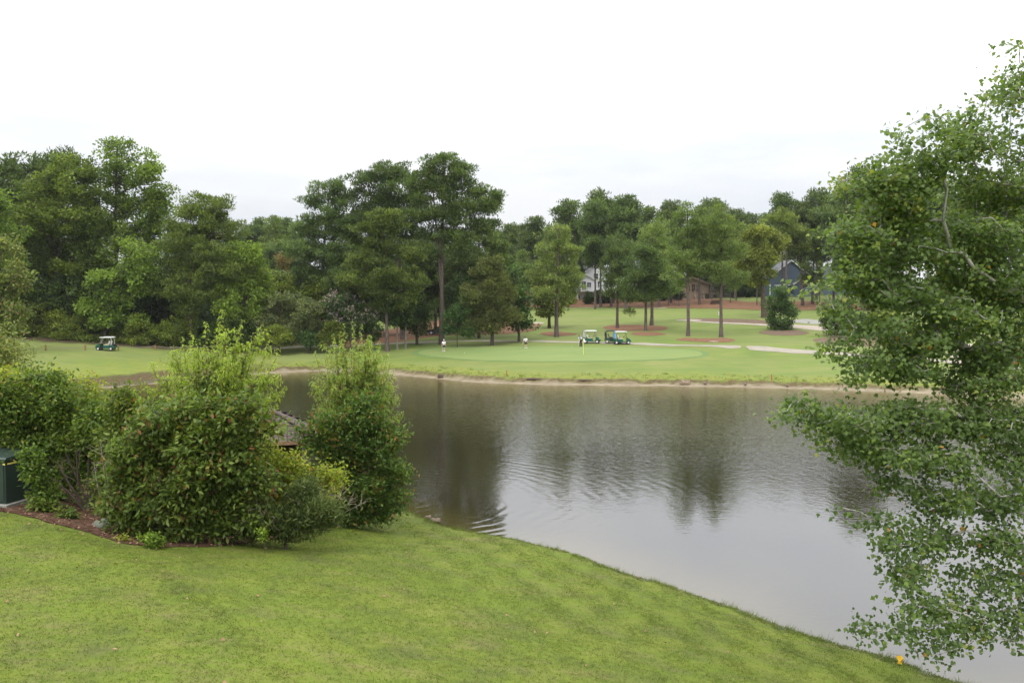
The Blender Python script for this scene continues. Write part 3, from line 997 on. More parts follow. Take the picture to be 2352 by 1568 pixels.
STY = {
    # clump radius, flatness, leaves per clump, leaf length, width, style, density
    'pine': dict(cr=.95, flat=.5, per=62, L=.55, W=.16, style='needle', dens=4.2, out=.55, up=.55, low=.9, grow=1.18, tall=1.25),
    'pinefar': dict(cr=1.2, flat=.6, per=46, L=.80, W=.27, style='needle', dens=4.2, out=.55, up=.5, low=.9, grow=1.25, tall=1.2),
    'broad': dict(cr=1.05, flat=.75, per=62, L=.46, W=.31, style='broad', dens=3.4, out=.5, up=.5, low=1, grow=1.12),
    'broadfar': dict(cr=1.4, flat=.8, per=55, L=.66, W=.46, style='broad', dens=3.0, out=.5, up=.5, low=1, grow=1.15),
    'cedar': dict(cr=.8, flat=.9, per=60, L=.46, W=.15, style='needle', dens=3.4, out=.5, up=.25, low=1, grow=1.1),
    'vine': dict(cr=.75, flat=1.3, per=60, L=.36, W=.27, style='droop', dens=3.4, out=.4, up=.5, low=1, grow=1.08),
    'bush': dict(cr=.6, flat=.75, per=62, L=.29, W=.18, style='broad', dens=3.2, out=.5, up=.5, low=1, grow=1.1),
}


AIR = dict(cr=.72, dens=2.5, flat=.6, per=58, L=.50, W=.12, grow=1.12)


def tree_at(name, label, cat, base, lobes, sty, leafm, barkm, tr=.3, trunk_to=None, lean=None, group=None, seed=1, bias=.3, blossom=None,
            trunk_top=None, fork=False, ivy=False, st_over=None, inner=.35, dead=0):
    """lobes in world metres; builds root + trunk + crown"""
    rng = np.random.default_rng(seed)
    st = dict(STY[sty])
    if st_over: st.update(st_over)
    base = np.array(base, float)
    lobes = [(*l[:3], *(np.array(l[3:6]) * st['grow'] * np.array([1, 1, st.get('tall', 1)]))) for l in lobes]
    C = sample_lobes(lobes, st['cr'], st['dens'], rng, inner, st['low'], st.get('rag', .18), st.get('gap', .24), st.get('gapw', 1.15))
    C[:, 2] = np.maximum(C[:, 2], base[2] + st['cr'] * st['flat'] * .5)
    top = max(l[2] + l[5] for l in lobes)
    tl = max(lobes, key=lambda l: l[2] + l[5])
    ttop = np.array([tl[0], tl[1], top - st['cr']]) if trunk_top is None else np.array(trunk_top, float)
    n = 12
    T = []
    for i in range(n):
        t = i / (n - 1)
        p = base * (1 - t) + ttop * t
        q = base.copy(); q[2] = p[2]
        p = q * (1 - t ** 1.5) + p * t ** 1.5 if lean is None else p + np.array(lean) * math.sin(math.pi * t)
        p = p + np.array([math.sin(t * 5 + seed), math.cos(t * 4 + seed * 2), 0]) * .13 * min(1, tr * 4) * t ** .7
        T.append(p)
    T[0] = base - np.array([0, 0, .3])
    T = np.array(T)
    t_ = np.linspace(0, 1, n)
    trr = tr * (1 - .86 * t_ ** 1.1); trr[0] *= 1.35; trr[1] *= 1.02
    P, par = skeleton(list(T), C, bias)
    parts = [trunk_mesh(T, trr, rng=rng), limb_mesh('l', P, par, n, st.get('rt', .02 * max(1, tr / .25)), trr, rng=rng, maxr=tr * .45, exp=st.get('rexp', 2.4))]
    if fork:
        T2 = T.copy(); T2[3:, 0] += np.linspace(0, fork, n - 3); parts.append(trunk_mesh(T2[3:], trr[3:] * .85, rng=rng))
    if dead:
        mb = MB()
        for _ in range(dead):
            zf = rng.uniform(.3, .65); p = T[0] * (1 - zf) + T[-1] * zf
            a_ = rng.uniform(0, 6.28); l_ = rng.uniform(1.2, 2.6)
            e = p + np.array([math.cos(a_) * l_, math.sin(a_) * l_, rng.uniform(-.5, .6)])
            mb.tube([p, (p + e) / 2 + np.array([0, 0, .2]), e], [.05, .035, .012], 4)
        parts.append((np.array(mb.v), [f for f in mb.f if len(f) == 4]))
    root = empty(name, base, label, cat, group)
    off = Matrix.Translation(-Vector(base))
    tm = join_np(name + '_trunk', parts); tm.transform(off)
    link('trunk', tm, barkm, root, smooth=True)
    k = len(C)
    SP = None
    if st.get('spray'):
        pn, pp_ = P[n:], P[par[n:]]
        dv = pn - pp_
        ln_ = np.linalg.norm(dv, axis=1, keepdims=True)
        ac = norm(pn - np.array([base[0], base[1], pn[:, 2].mean() - 1.0]))
        SP = norm(dv / (ln_ + 1e-6) * .6 + ac * .6) * st['spray'] * rng.uniform(.6, 1.4, (k, 1))
        C = pn
    R3 = np.stack([np.full(k, st['cr']), np.full(k, st['cr']), np.full(k, st['cr'] * st['flat'])], 1) * rng.uniform(.7, 1.2, (k, 1))
    ct = rng.uniform(.08, .80, k)
    Vv, Tt = leaves(C, R3, st['per'], st['L'], st['W'], rng, ct, st['style'], st['out'], st['up'], stretch=SP)
    if ivy:
        m_ = 900
        zz = rng.uniform(0, .45, m_)
        pp = T[0] * (1 - zz)[:, None] + T[-1] * zz[:, None]
        a2 = rng.uniform(0, 6.28, m_)
        pp = pp + np.stack([np.cos(a2), np.sin(a2), 0 * a2], 1) * (tr * 1.25)
        v2, t2 = leaves(pp, np.full((m_, 3), .12), 3, .26, .2, rng, np.full(m_, .6), 'droop')
        Vv = np.concatenate([Vv, v2]); Tt = np.concatenate([Tt, t2])
    lm = leaf_mesh(name + '_crown', Vv, Tt); lm.transform(off)
    link('crown', lm, leafm, root)
    if blossom is not None:
        sel = C[C[:, 2] > np.percentile(C[:, 2], 40)]
        sel = np.repeat(sel, 3, axis=0); sel = sel + np.array([0, -.35, .42]) + rng.normal(0, .4, sel.shape)
        v3, t3 = leaves(sel, np.full((len(sel), 3), .17), 9, .12, .10, rng, rng.uniform(.2, .8, len(sel)), 'ball')
        bm_ = leaf_mesh(name + '_blossom', v3, t3); bm_.transform(off)
        link('blossom', bm_, blossom, root)
    return root


def px_lobes(lob, D, rng, depth=1.0, spread=.8):
    out_ = []
    s_ = SC(D)
    for i, (cx, cy, rx, rz) in enumerate(lob):
        c = at(cx, cy, D)
        r1 = rx * s_; r2 = rz * s_
        c = c + np.array([0, rng.uniform(-spread, spread) * r1 * .5, 0])
        out_.append((c[0], c[1], c[2], r1, (r1 + r2) / 2 * depth, r2))
    return out_


def px_tree(name, label, cat, bx, D, lob, sty, leafm, barkm, tr=.3, seed=1, **kw):
    rng = np.random.default_rng(seed + 100)
    p = at(bx, 700, D)
    base = np.array([p[0], D, gz(p[0], D)])
    return tree_at(name, label, cat, base, px_lobes(lob, D, rng), sty, M[leafm], M[barkm], tr, seed=seed, **kw)


# ------------------------------------------------------------------ trees: left wood
G_WOOD = 'trees of the left wood'
px_tree('broadleaf_tree', 'tallest bright green broadleaf tree of the left wood with ragged top', 'tree', 268, 136,
        [(272, 362, 50, 42), (335, 405, 45, 50), (375, 460, 34, 45), (240, 440, 60, 60), (320, 490, 70, 60), (210, 505, 60, 60), (265, 570, 80, 60), (360, 540, 45, 50)],
        'broad', 'broad', 'bark_dark', .45, 3)
px_tree('broadleaf_tree', 'wide rounded green tree left of the tallest broadleaf', 'tree', 130, 133,
        [(150, 392, 55, 36), (90, 440, 60, 50), (190, 430, 50, 50), (80, 520, 85, 60), (170, 520, 75, 60), (70, 600, 80, 60), (160, 610, 75, 60)], 'broad', 'broad', 'bark_dark', .45, 4)
px_tree('pine_tree', 'dark dome shaped pine at the far left skyline', 'tree', 30, 152, [(32, 392, 42, 28), (18, 430, 45, 34), (50, 440, 38, 30), (30, 480, 50, 40)], 'pinefar', 'pine', 'bark_pine', .35, 5)
px_tree('pine_tree', 'dark pine tip between the wide tree and the left dome pine', 'tree', 122, 155, [(128, 366, 34, 20), (110, 392, 36, 24), (140, 410, 40, 30), (115, 450, 50, 40)], 'pinefar', 'pine', 'bark_pine', .35, 6)
px_tree('broadleaf_tree', 'yellowish green tree cut by the left frame edge', 'tree', -12, 124, [(-14, 460, 42, 36), (-5, 530, 55, 50), (0, 600, 55, 50), (-30, 660, 60, 60)], 'broad', 'broad', 'bark_grey', .3, 7)
px_tree('olive_tree', 'greyish olive tree at the left edge above the near shrubs', 'tree', -14, 108, [(0, 580, 50, 40), (30, 640, 42, 40), (-10, 680, 50, 50), (20, 720, 50, 40)], 'broad', 'olive', 'bark_grey', .25, 8)
px_tree('broadleaf_tree', 'low lime green tree hanging over the dark wood edge', 'tree', 240, 126, [(245, 650, 50, 36), (212, 705, 38, 32), (290, 640, 48, 40), (325, 590, 45, 45), (270, 700, 40, 28), (335, 640, 40, 40), (250, 735, 40, 24), (300, 730, 40, 26)],
        'broad', 'broad', 'bark_dark', .3, 9)
px_tree('pine_tree', 'olive toned layered pine with ivy covered trunk', 'tree', 437, 127,
        [(470, 478, 56, 28), (455, 510, 66, 30), (500, 530, 56, 28), (425, 560, 56, 26), (505, 580, 62, 24), (420, 610, 56, 24), (520, 625, 60, 24), (450, 645, 60, 24), (415, 670, 44, 22), (470, 685, 50, 20), (430, 710, 36, 18)],
        'pine', 'pine_olive', 'bark_pine', .38, 10, ivy=True, st_over=dict(flat=.42, cr=.9), dead=3)
px_tree('vine_draped_tree', 'tree smothered in bright green vine beside the olive pine', 'tree', 560, 127,
        [(575, 585, 34, 34), (540, 600, 34, 40), (600, 625, 26, 36), (595, 680, 26, 55), (560, 660, 40, 50), (535, 690, 36, 55), (585, 730, 26, 30), (520, 640, 30, 50)],
        'vine', 'vine', 'bark_dark', .3, 11)
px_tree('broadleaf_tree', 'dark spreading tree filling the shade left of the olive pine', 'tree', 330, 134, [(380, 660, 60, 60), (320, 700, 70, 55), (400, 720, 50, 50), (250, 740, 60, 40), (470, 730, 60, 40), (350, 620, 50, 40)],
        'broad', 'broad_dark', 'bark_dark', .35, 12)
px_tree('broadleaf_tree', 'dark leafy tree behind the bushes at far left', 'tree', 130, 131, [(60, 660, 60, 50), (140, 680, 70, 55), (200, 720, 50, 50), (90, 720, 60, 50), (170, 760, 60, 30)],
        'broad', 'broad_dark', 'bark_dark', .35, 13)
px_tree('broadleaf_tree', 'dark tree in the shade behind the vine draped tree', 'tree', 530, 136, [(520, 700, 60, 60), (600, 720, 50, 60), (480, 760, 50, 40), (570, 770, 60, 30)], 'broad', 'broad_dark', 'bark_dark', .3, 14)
for i, (bx, lob, mt, lb) in enumerate([
    (22, [(20, 715, 48, 36), (0, 750, 50, 40), (50, 750, 40, 44), (20, 780, 60, 26)], 'hedge', 'yellow green bush at the left end of the rope fence'),
    (115, [(110, 730, 52, 40), (145, 755, 44, 40), (85, 770, 44, 34), (120, 785, 50, 20)], 'hedge', 'broad bush behind the driven golf cart'),
    (195, [(185, 755, 42, 38), (215, 775, 36, 28)], 'hedge', 'low bush just left behind the driven cart'),
    (300, [(290, 768, 46, 34), (330, 755, 44, 40), (310, 785, 50, 20)], 'hedge', 'low bush right of the driven cart by the rope'),
    (380, [(372, 765, 42, 34), (405, 760, 36, 38), (390, 785, 40, 18)], 'hedge', 'low dark bush before the ivy clad pine trunk'),
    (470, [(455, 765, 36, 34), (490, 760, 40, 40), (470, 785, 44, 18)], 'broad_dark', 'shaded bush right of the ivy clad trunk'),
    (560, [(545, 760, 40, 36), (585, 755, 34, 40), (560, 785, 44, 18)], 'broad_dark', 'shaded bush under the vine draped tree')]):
    px_tree('bush', lb, 'bush', bx, 126.5 + (i % 2), lob, 'bush', mt, 'bark_dark', .08, 20 + i, group='bushes along the rope fence', trunk_top=None, st_over=dict(cr=.75, L=.29, W=.19))

# middle bushes and crape myrtle
px_tree('bush', 'tall grey green bush left of the pink flowering tree', 'bush', 640, 127, [(640, 705, 40, 42), (620, 740, 40, 36), (660, 745, 34, 34), (640, 770, 44, 22)], 'bush', 'greybush', 'bark_dark', .1, 31)
px_tree('bush', 'second grey green bush nearest the pink flowering tree', 'bush', 712, 127, [(712, 720, 36, 36), (700, 755, 40, 34), (730, 760, 30, 30)], 'bush', 'greybush', 'bark_dark', .1, 32)
px_tree('bush', 'light rounded bush in front of the tall grey one', 'bush', 632, 123, [(630, 762, 32, 18), (645, 776, 30, 16), (612, 777, 24, 14)], 'bush', 'hedge', 'bark_dark', .06, 33)
px_tree('bush', 'small bright green bush beside the cart path', 'bush', 704, 124, [(702, 776, 24, 16), (712, 785, 22, 10)], 'bush', 'magnolia', 'bark_dark', .05, 34)
px_tree('bush', 'olive bush beneath the pink flowering tree', 'bush', 762, 125, [(765, 760, 28, 24), (750, 780, 26, 18)], 'bush', 'oak', 'bark_dark', .06, 35)
px_tree('crape_myrtle', 'dark leaved crape myrtle covered in pink blossom', 'flowering tree', 805, 127.5,
        [(795, 705, 48, 34), (760, 712, 24, 28), (835, 728, 36, 34), (800, 745, 55, 36), (850, 760, 30, 34), (790, 775, 40, 22)], 'bush', 'magnolia', 'bark_grey', .12, 36,
        blossom=M['blossom'], st_over=dict(cr=.8, per=70, L=.29, W=.19))
px_tree('broadleaf_tree', 'mid green tree in shadow behind the grey bushes', 'tree', 690, 138, [(680, 690, 45, 40), (730, 680, 45, 40), (650, 660, 34, 36)], 'broad', 'hedge', 'bark_dark', .2, 37)
px_tree('cedar_tree', 'rusty brown cedar in the gap left of the grove', 'tree', 655, 165, [(652, 600, 18, 26), (655, 630, 26, 26), (650, 660, 28, 26)], 'cedar', 'rustbush', 'bark_dark', .2, 38)
# central grove
px_tree('pine_tree', 'tall pine at the left end of the central grove', 'tree', 742, 139,
        [(758, 430, 38, 18), (722, 462, 32, 18), (790, 462, 40, 20), (745, 495, 48, 20), (708, 520, 34, 20), (785, 525, 46, 24), (735, 552, 56, 22), (705, 585, 46, 22), (770, 590, 56, 26), (728, 625, 58, 26), (775, 650, 56, 30), (700, 650, 40, 26)],
        'pine', 'pine', 'bark_pine', .36, 40, dead=2)
px_tree('pine_tree', 'tall dense pine behind the centre of the grove', 'tree', 925, 140,
        [(880, 400, 50, 22), (925, 400, 28, 22), (845, 430, 36, 26), (905, 440, 50, 26), (865, 470, 52, 26), (930, 475, 44, 26), (845, 510, 40, 26), (900, 520, 56, 26), (940, 540, 36, 30), (880, 570, 60, 30)],
        'pine', 'pine', 'bark_pine', .4, 41, dead=2)
px_tree('pine_tree', 'shorter pine at the front of the grove with bare leaning trunk', 'tree', 889, 126,
        [(888, 500, 38, 20), (850, 535, 36, 22), (915, 530, 40, 22), (880, 565, 56, 24), (935, 585, 40, 28), (835, 600, 44, 22), (890, 620, 60, 24), (815, 645, 46, 20), (940, 645, 46, 26), (865, 665, 56, 22), (920, 690, 46, 24), (880, 705, 36, 18)],
        'pine', 'pine_olive', 'bark_pine', .30, 42, dead=4, trunk_top=at(878, 520, 126), st_over=dict(flat=.38))
px_tree('pine_tree', 'tallest pine of the grove with open crown and long bare trunk', 'tree', 1014, 131,
        [(1020, 378, 46, 20), (985, 408, 36, 24), (1055, 400, 40, 22), (1015, 430, 50, 22), (970, 455, 30, 20), (1080, 435, 36, 22), (1045, 465, 46, 20), (1100, 470, 34, 24), (995, 490, 34, 16), (1125, 480, 22, 22), (1075, 505, 46, 22), (1110, 520, 36, 20), (1050, 545, 40, 18), (955, 430, 28, 22), (950, 500, 34, 22), (1000, 540, 44, 20), (1138, 455, 20, 20), (1020, 500, 40, 22), (985, 580, 30, 18), (1060, 580, 36, 20)],
        'pine', 'pine', 'bark_pine', .36, 43, fork=-2.0, dead=9, inner=.3, st_over=dict(dens=4.2, gap=.10, rag=.12))
px_tree('pine_tree', 'dark pine filling the right flank of the grove', 'tree', 1085, 144,
        [(1110, 545, 40, 28), (1075, 570, 44, 28), (1145, 575, 30, 28), (1100, 610, 56, 34), (1160, 620, 28, 34), (1060, 630, 46, 36), (1130, 650, 50, 34)], 'pine', 'pine', 'bark_pine', .35, 44)
px_tree('cedar_tree', 'brownish feathery cedar at the front right of the grove', 'tree', 1130, 127,
        [(1130, 605, 30, 20), (1110, 640, 42, 28), (1150, 640, 36, 28), (1100, 680, 46, 32), (1150, 690, 46, 36), (1120, 722, 50, 26), (1165, 725, 34, 22), (1088, 725, 30, 22), (1100, 748, 36, 18), (1150, 750, 40, 16), (1125, 752, 30, 14)], 'cedar', 'cedar', 'bark_dark', .25, 45)
px_tree('holly_tree', 'dark dense holly standing left of the bare pine trunk', 'tree', 957, 132, [(955, 610, 26, 40), (945, 665, 34, 44), (968, 700, 30, 36), (942, 735, 34, 30), (975, 735, 22, 24), (960, 760, 30, 14)], 'bush', 'broad_dark', 'bark_dark', .2, 46,
        st_over=dict(cr=.8, per=70, L=.3, W=.2))
px_tree('magnolia_tree', 'deep green glossy tree at the right end of the grove', 'tree', 1192, 131, [(1180, 640, 24, 34), (1192, 685, 26, 40), (1200, 722, 24, 24), (1178, 715, 26, 28), (1190, 742, 28, 14), (1210, 745, 20, 12)], 'broad', 'magnolia', 'bark_dark', .2, 47)
px_tree('bush', 'dark ivy bush right against the tall bare trunk', 'bush', 1050, 127, [(1040, 735, 26, 26), (1062, 712, 26, 34), (1035, 755, 24, 16), (1080, 745, 26, 22), (1060, 760, 34, 12)], 'bush', 'magnolia', 'bark_dark', .06, 48)
px_tree('slim_tree', 'slim trunk tree left of two standing in the straw', 'tree', 912, 127.5, [(910, 690, 28, 34), (905, 730, 24, 20)], 'broad', 'broad_dark', 'bark_grey', .14, 49)
px_tree('slim_tree', 'slim trunk tree right of two standing in the straw', 'tree', 931, 127.8, [(935, 700, 26, 34), (930, 735, 20, 16)], 'broad', 'broad_dark', 'bark_grey', .14, 50)
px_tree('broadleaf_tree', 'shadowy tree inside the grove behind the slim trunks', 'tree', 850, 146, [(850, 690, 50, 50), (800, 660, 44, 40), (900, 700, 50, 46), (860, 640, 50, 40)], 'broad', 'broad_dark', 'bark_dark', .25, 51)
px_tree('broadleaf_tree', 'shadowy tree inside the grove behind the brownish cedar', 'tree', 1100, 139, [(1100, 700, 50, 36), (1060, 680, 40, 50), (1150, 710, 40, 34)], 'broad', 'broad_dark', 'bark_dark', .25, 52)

px_tree('pine_tree', 'dark pine closing the gap behind the tallest bare trunk', 'tree', 1000, 150,
        [(985, 585, 44, 34), (1035, 600, 44, 34), (990, 630, 50, 34), (1045, 650, 44, 36), (1000, 675, 44, 26), (955, 640, 36, 34)], 'pinefar', 'pine', 'bark_pine', .3, 53)
px_tree('pine_tree', 'dark pine between the left end pine and the dense centre pine', 'tree', 820, 145,
        [(815, 520, 40, 34), (830, 580, 50, 36), (800, 620, 50, 36), (850, 650, 50, 34)], 'pinefar', 'pine', 'bark_pine', .3, 54)

# fairway trees right of the grove
px_tree('pine_tree', 'light green pine standing alone in a small straw ring', 'tree', 1279, 135.5,
        [(1282, 545, 30, 22), (1262, 575, 36, 24), (1305, 580, 34, 24), (1280, 610, 50, 24), (1248, 635, 36, 22), (1314, 634, 30, 22), (1282, 655, 54, 22), (1255, 675, 36, 16), (1300, 672, 30, 14)],
        'pine', 'pine_light', 'bark_pine', .34, 60, dead=4, st_over=AIR)
px_tree('oak_tree', 'low rounded oak behind the lone light pine', 'tree', 1262, 157, [(1245, 690, 28, 26), (1285, 690, 34, 28), (1262, 675, 36, 26), (1262, 712, 40, 16)], 'broad', 'oak', 'bark_dark', .3, 61)
px_tree('pine_tree', 'pine on the left of the oval straw bed', 'tree', 1418, 151, [(1418, 570, 34, 26), (1400, 605, 34, 26), (1440, 605, 34, 26), (1418, 640, 42, 26), (1440, 670, 34, 22), (1400, 665, 20, 20), (1448, 712, 16, 10)],
        'pine', 'pine', 'bark_pine', .26, 62, st_over=AIR)
px_tree('pine_tree', 'short bushy pine in front of the oval straw bed', 'tree', 1483, 139.5, [(1483, 590, 30, 24), (1460, 620, 34, 24), (1508, 620, 32, 24), (1483, 650, 46, 22), (1445, 660, 30, 20), (1520, 660, 30, 20), (1485, 680, 44, 14)],
        'pine', 'pine', 'bark_pine', .26, 63)
px_tree('pine_tree', 'pine on the right of the oval straw bed', 'tree', 1497, 152, [(1500, 545, 32, 26), (1530, 580, 34, 26), (1480, 585, 34, 26), (1530, 625, 36, 26), (1505, 650, 40, 20), (1545, 660, 28, 18)],
        'pine', 'pine_light', 'bark_pine', .3, 64, st_over=AIR)
px_tree('pine_tree', 'left tree of the tall twin pines in one straw bed', 'tree', 1581, 130.5,
        [(1578, 490, 22, 20), (1560, 520, 28, 20), (1598, 520, 28, 20), (1578, 550, 40, 22), (1600, 580, 40, 22), (1555, 590, 36, 20), (1590, 610, 40, 18), (1548, 640, 32, 16), (1600, 622, 28, 12), (1556, 652, 30, 12)],
        'pine', 'pine_light', 'bark_pine', .27, 65, dead=5, inner=.3, st_over=AIR)
px_tree('pine_tree', 'right tree of the tall twin pines in one straw bed', 'tree', 1657, 130.5,
        [(1655, 482, 26, 20), (1635, 515, 32, 22), (1680, 515, 28, 22), (1655, 545, 46, 24), (1690, 575, 30, 24), (1635, 580, 40, 24), (1665, 610, 48, 22), (1642, 632, 32, 16), (1695, 635, 30, 18), (1668, 658, 38, 13)],
        'pine', 'pine_light', 'bark_pine', .28, 66, dead=4, inner=.3, st_over=AIR)
px_tree('oak_tree', 'thick leaning oak beside the upper path', 'tree', 1757, 158,
        [(1740, 530, 36, 24), (1712, 560, 34, 28), (1772, 555, 36, 26), (1738, 585, 46, 28), (1774, 582, 24, 22), (1715, 610, 34, 24), (1748, 622, 34, 22), (1740, 645, 30, 14)],
        'broad', 'oak', 'bark_dark', .62, 67, trunk_top=at(1738, 600, 158), lean=(.3, 0, 0))
px_tree('pine_tree', 'yellow green pine behind the leaning oak', 'tree', 1806, 186, [(1800, 500, 30, 18), (1790, 525, 40, 22), (1830, 535, 34, 22), (1810, 555, 40, 16), (1838, 565, 26, 14)], 'pine', 'pine_olive', 'bark_pine', .3, 68)
px_tree('bush', 'large upright egg shaped bush on a mulch oval', 'bush', 1793, 139, [(1796, 672, 22, 20), (1790, 700, 30, 26), (1808, 715, 26, 26), (1793, 738, 34, 24)], 'bush', 'magnolia', 'bark_dark', .12, 69, st_over=dict(dens=3.6))
px_tree('bush', 'dark bush at the right partly behind maple leaves', 'bush', 1925, 129, [(1918, 742, 32, 30), (1945, 722, 36, 34), (1930, 762, 34, 18), (1975, 745, 34, 36)], 'bush', 'broad_dark', 'bark_dark', .12, 70)
px_tree('bush', 'lighter bush hidden deeper behind the maple', 'bush', 2040, 131, [(2030, 740, 40, 36), (2070, 750, 40, 30)], 'bush', 'hedge', 'bark_dark', .12, 71)
px_tree('pine_tree', 'pine whose trunk stands before the blue gabled house', 'tree', 1843, 196, [(1852, 612, 16, 12), (1846, 640, 15, 10), (1862, 650, 18, 11)], 'pine', 'pine', 'bark_pine', .4, 72)
px_tree('pine_tree', 'second pine right before the blue gabled house', 'tree', 1866, 200, [(1868, 560, 26, 20), (1880, 590, 26, 18), (1862, 630, 16, 12)], 'pine', 'pine', 'bark_pine', .32, 73)
px_tree('pine_tree', 'tall dark pine rising behind the maple top', 'tree', 1995, 172, [(1992, 402, 34, 18), (1965, 430, 36, 24), (2020, 430, 38, 24), (1990, 465, 50, 28), (1955, 500, 40, 26), (2025, 500, 46, 30), (1990, 550, 56, 34), (1940, 560, 34, 30), (1990, 610, 50, 30)],
        'pinefar', 'pine', 'bark_pine', .4, 74)

# ------------------------------------------------------------------ background trees: shared shapes, individual copies
def proto(kind, seed, H, lobes, leafm, sty, tr=.3, **kw):
    r = tree_at(kind, 'x', 'tree', (0, 0, 0), lobes, sty, M[leafm], M['bark_pine'] if 'pine' in kind else M['bark_dark'], tr, seed=seed, **kw)
    return (r, kids_of(r), H)


PINES = [
    proto('pine_tree', 201, 26, [(0, 0, 24, 3, 3, 2), (-2, 1, 21.5, 3.2, 3, 1.8), (2.2, -1, 21, 3.2, 3, 1.8), (0, 0, 18.5, 4.6, 4, 1.8), (-2, 1, 15.5, 3.5, 3.5, 1.8), (2.4, 0, 15, 3.5, 3, 1.8), (0, 0, 12, 4, 3.5, 1.6)], 'pine', 'pinefar'),
    proto('pine_tree', 202, 26, [(.5, 0, 24.4, 2.4, 2.4, 1.6), (-1.8, 0, 22.4, 2.6, 2.4, 1.6), (2.0, 0, 21.6, 2.8, 2.6, 1.8), (-.6, 0, 19.6, 3.8, 3.2, 1.6), (1.6, 0, 17.2, 3.4, 3, 1.6), (-2, 0, 15.8, 2.8, 2.8, 1.4)], 'pine', 'pinefar', inner=.5, dead=5),
    proto('pine_tree', 203, 26, [(0, 0, 23.8, 3.8, 3.6, 2.2), (-3, 0, 21, 3, 3, 2), (3, 0, 20.5, 3, 3, 2), (0, 0, 19.5, 4.4, 4, 2.2), (-1, 0, 15.8, 5, 4, 2.4), (2, 0, 12.5, 4, 3.5, 2)], 'pine', 'pinefar'),
    proto('pine_tree', 204, 26, [(0, 0, 24.5, 1.8, 1.8, 1.5), (0, 0, 22, 2.6, 2.6, 1.6), (-1.2, 0, 19, 3.2, 3, 1.7), (1.4, 0, 17, 3.4, 3, 1.7), (-.8, 0, 13.8, 3.8, 3.4, 1.8), (1, 0, 10.5, 3.6, 3.4, 1.8)], 'pine_light', 'pinefar'),
]
BROADS = [
    proto('broadleaf_tree', 211, 16, [(0, 0, 13, 3.5, 3.5, 2.8), (-3, 0, 10.5, 3.5, 3.5, 3), (3, 0, 10, 3.5, 3.5, 3), (0, -1, 7, 5, 4, 3.5), (-3, 0, 4.5, 3.5, 3.5, 3), (3, 0, 4.5, 3.5, 3, 3)], 'broad', 'broadfar'),
    proto('broadleaf_tree', 212, 16, [(0, 0, 13.5, 2.8, 3, 2.4), (-2, 0, 11, 3.4, 3, 2.6), (2.4, 0, 9.6, 3.6, 3.4, 3), (-1, 0, 6.5, 5, 4, 3.4), (2, 0, 3.6, 4, 3.5, 2.8), (-3, 0, 3.4, 3, 3, 2.6)], 'oak', 'broadfar'),
    proto('broadleaf_tree', 213, 16, [(0, 0, 13, 4, 3.5, 2.8), (0, 0, 9, 5, 4.5, 3.4), (-2.5, 0, 5, 4.5, 4, 3.4), (2.8, 0, 5, 4, 4, 3.4), (0, 0, 2.6, 5, 4, 2.2)], 'broad_dark', 'broadfar'),
]
used = set()
brng = random.Random(5)


def place(protos, px, top, D, label, group, which=None, wide=1.0, y_is_top=True):
    k = brng.randrange(len(protos)) if which is None else which
    r, kd, H = protos[k]
    key = r.name
    if key not in used:
        used.add(key); o = r
    else:
        o = copy_tree(r, kd)
    p = at(px, top, D)
    g = gz(p[0], D)
    s_ = max(.2, (p[2] - g) / H)
    o.location = (p[0], D, g)
    sx = s_ * wide if s_ < 1.4 else 1.4 * wide
    o.scale = (sx * brng.uniform(.9, 1.1), sx * brng.uniform(.9, 1.1), s_)
    o.rotation_euler = (0, 0, brng.uniform(0, 6.28))
    o['label'] = label; o['category'] = 'tree'; o['group'] = group
    return o


skyline = [(1172, 516, 235, 1, 'short pine top just right of the central grove'), (1226, 500, 225, 1, 'thin topped pine left of the pale open pine'), (1262, 520, 215, 3, 'slender pine behind the lone light pine'),
           (1301, 462, 228, 1, 'pale open pine standing above its neighbours'), (1330, 520, 240, 1, 'low pine right under the pale open pine'), (1368, 464, 205, 2, 'dark wide pine over the white house'),
           (1438, 452, 200, 0, 'highest dark pine over the oval straw bed'), (1405, 470, 215, 0, 'pine squeezed between the two darkest skyline pines'), (1482, 478, 220, 1, 'narrow pine right of the highest dark pine'),
           (1543, 464, 215, 0, 'rounded pine left above the twin pines'), (1515, 500, 205, 3, 'lower pine left above the twin pines'), (1608, 476, 205, 3, 'pine between the tops of the twin pines'),
           (1636, 464, 225, 2, 'broad pine behind the right twin pine'), (1690, 482, 222, 1, 'thin pine right behind the twin pines'), (1722, 492, 240, 1, 'low pine top left above the leaning oak'),
           (1757, 492, 250, 3, 'pale pine top above the leaning oak'), (1799, 445, 225, 1, 'pointed pine tip standing out at right'), (1842, 470, 215, 0, 'rounded pine right of the pointed tip'),
           (1879, 442, 215, 2, 'wide dark pine over the blue gabled house'), (1918, 450, 200, 0, 'dark pine beside the maple edge above the blue house'), (1950, 440, 190, 2, 'dark pine at the maple edge')]
for px_, top_, D_, wch, lb in skyline:
    place(PINES, px_, top_, D_, lb, 'pines on the skyline behind the fairway', wch)
for i, px_ in enumerate(range(1130, 2010, 40)):
    place(PINES, px_ + brng.uniform(-12, 12), brng.uniform(515, 555), brng.uniform(242, 275), 'pine among many in the wood behind the houses', 'pines in the wood behind the houses')
for i, px_ in enumerate(range(1140, 2020, 34)):
    place(BROADS, px_ + brng.uniform(-10, 10), brng.uniform(590, 640), brng.uniform(244, 256), 'leafy tree among many low behind the houses', 'leafy trees low behind the houses', wide=1.3)
ORD = ['leftmost', 'second from left', 'third from left', 'fourth from left', 'fifth from left', 'sixth from left', 'seventh from left', 'eighth from left', 'rightmost']
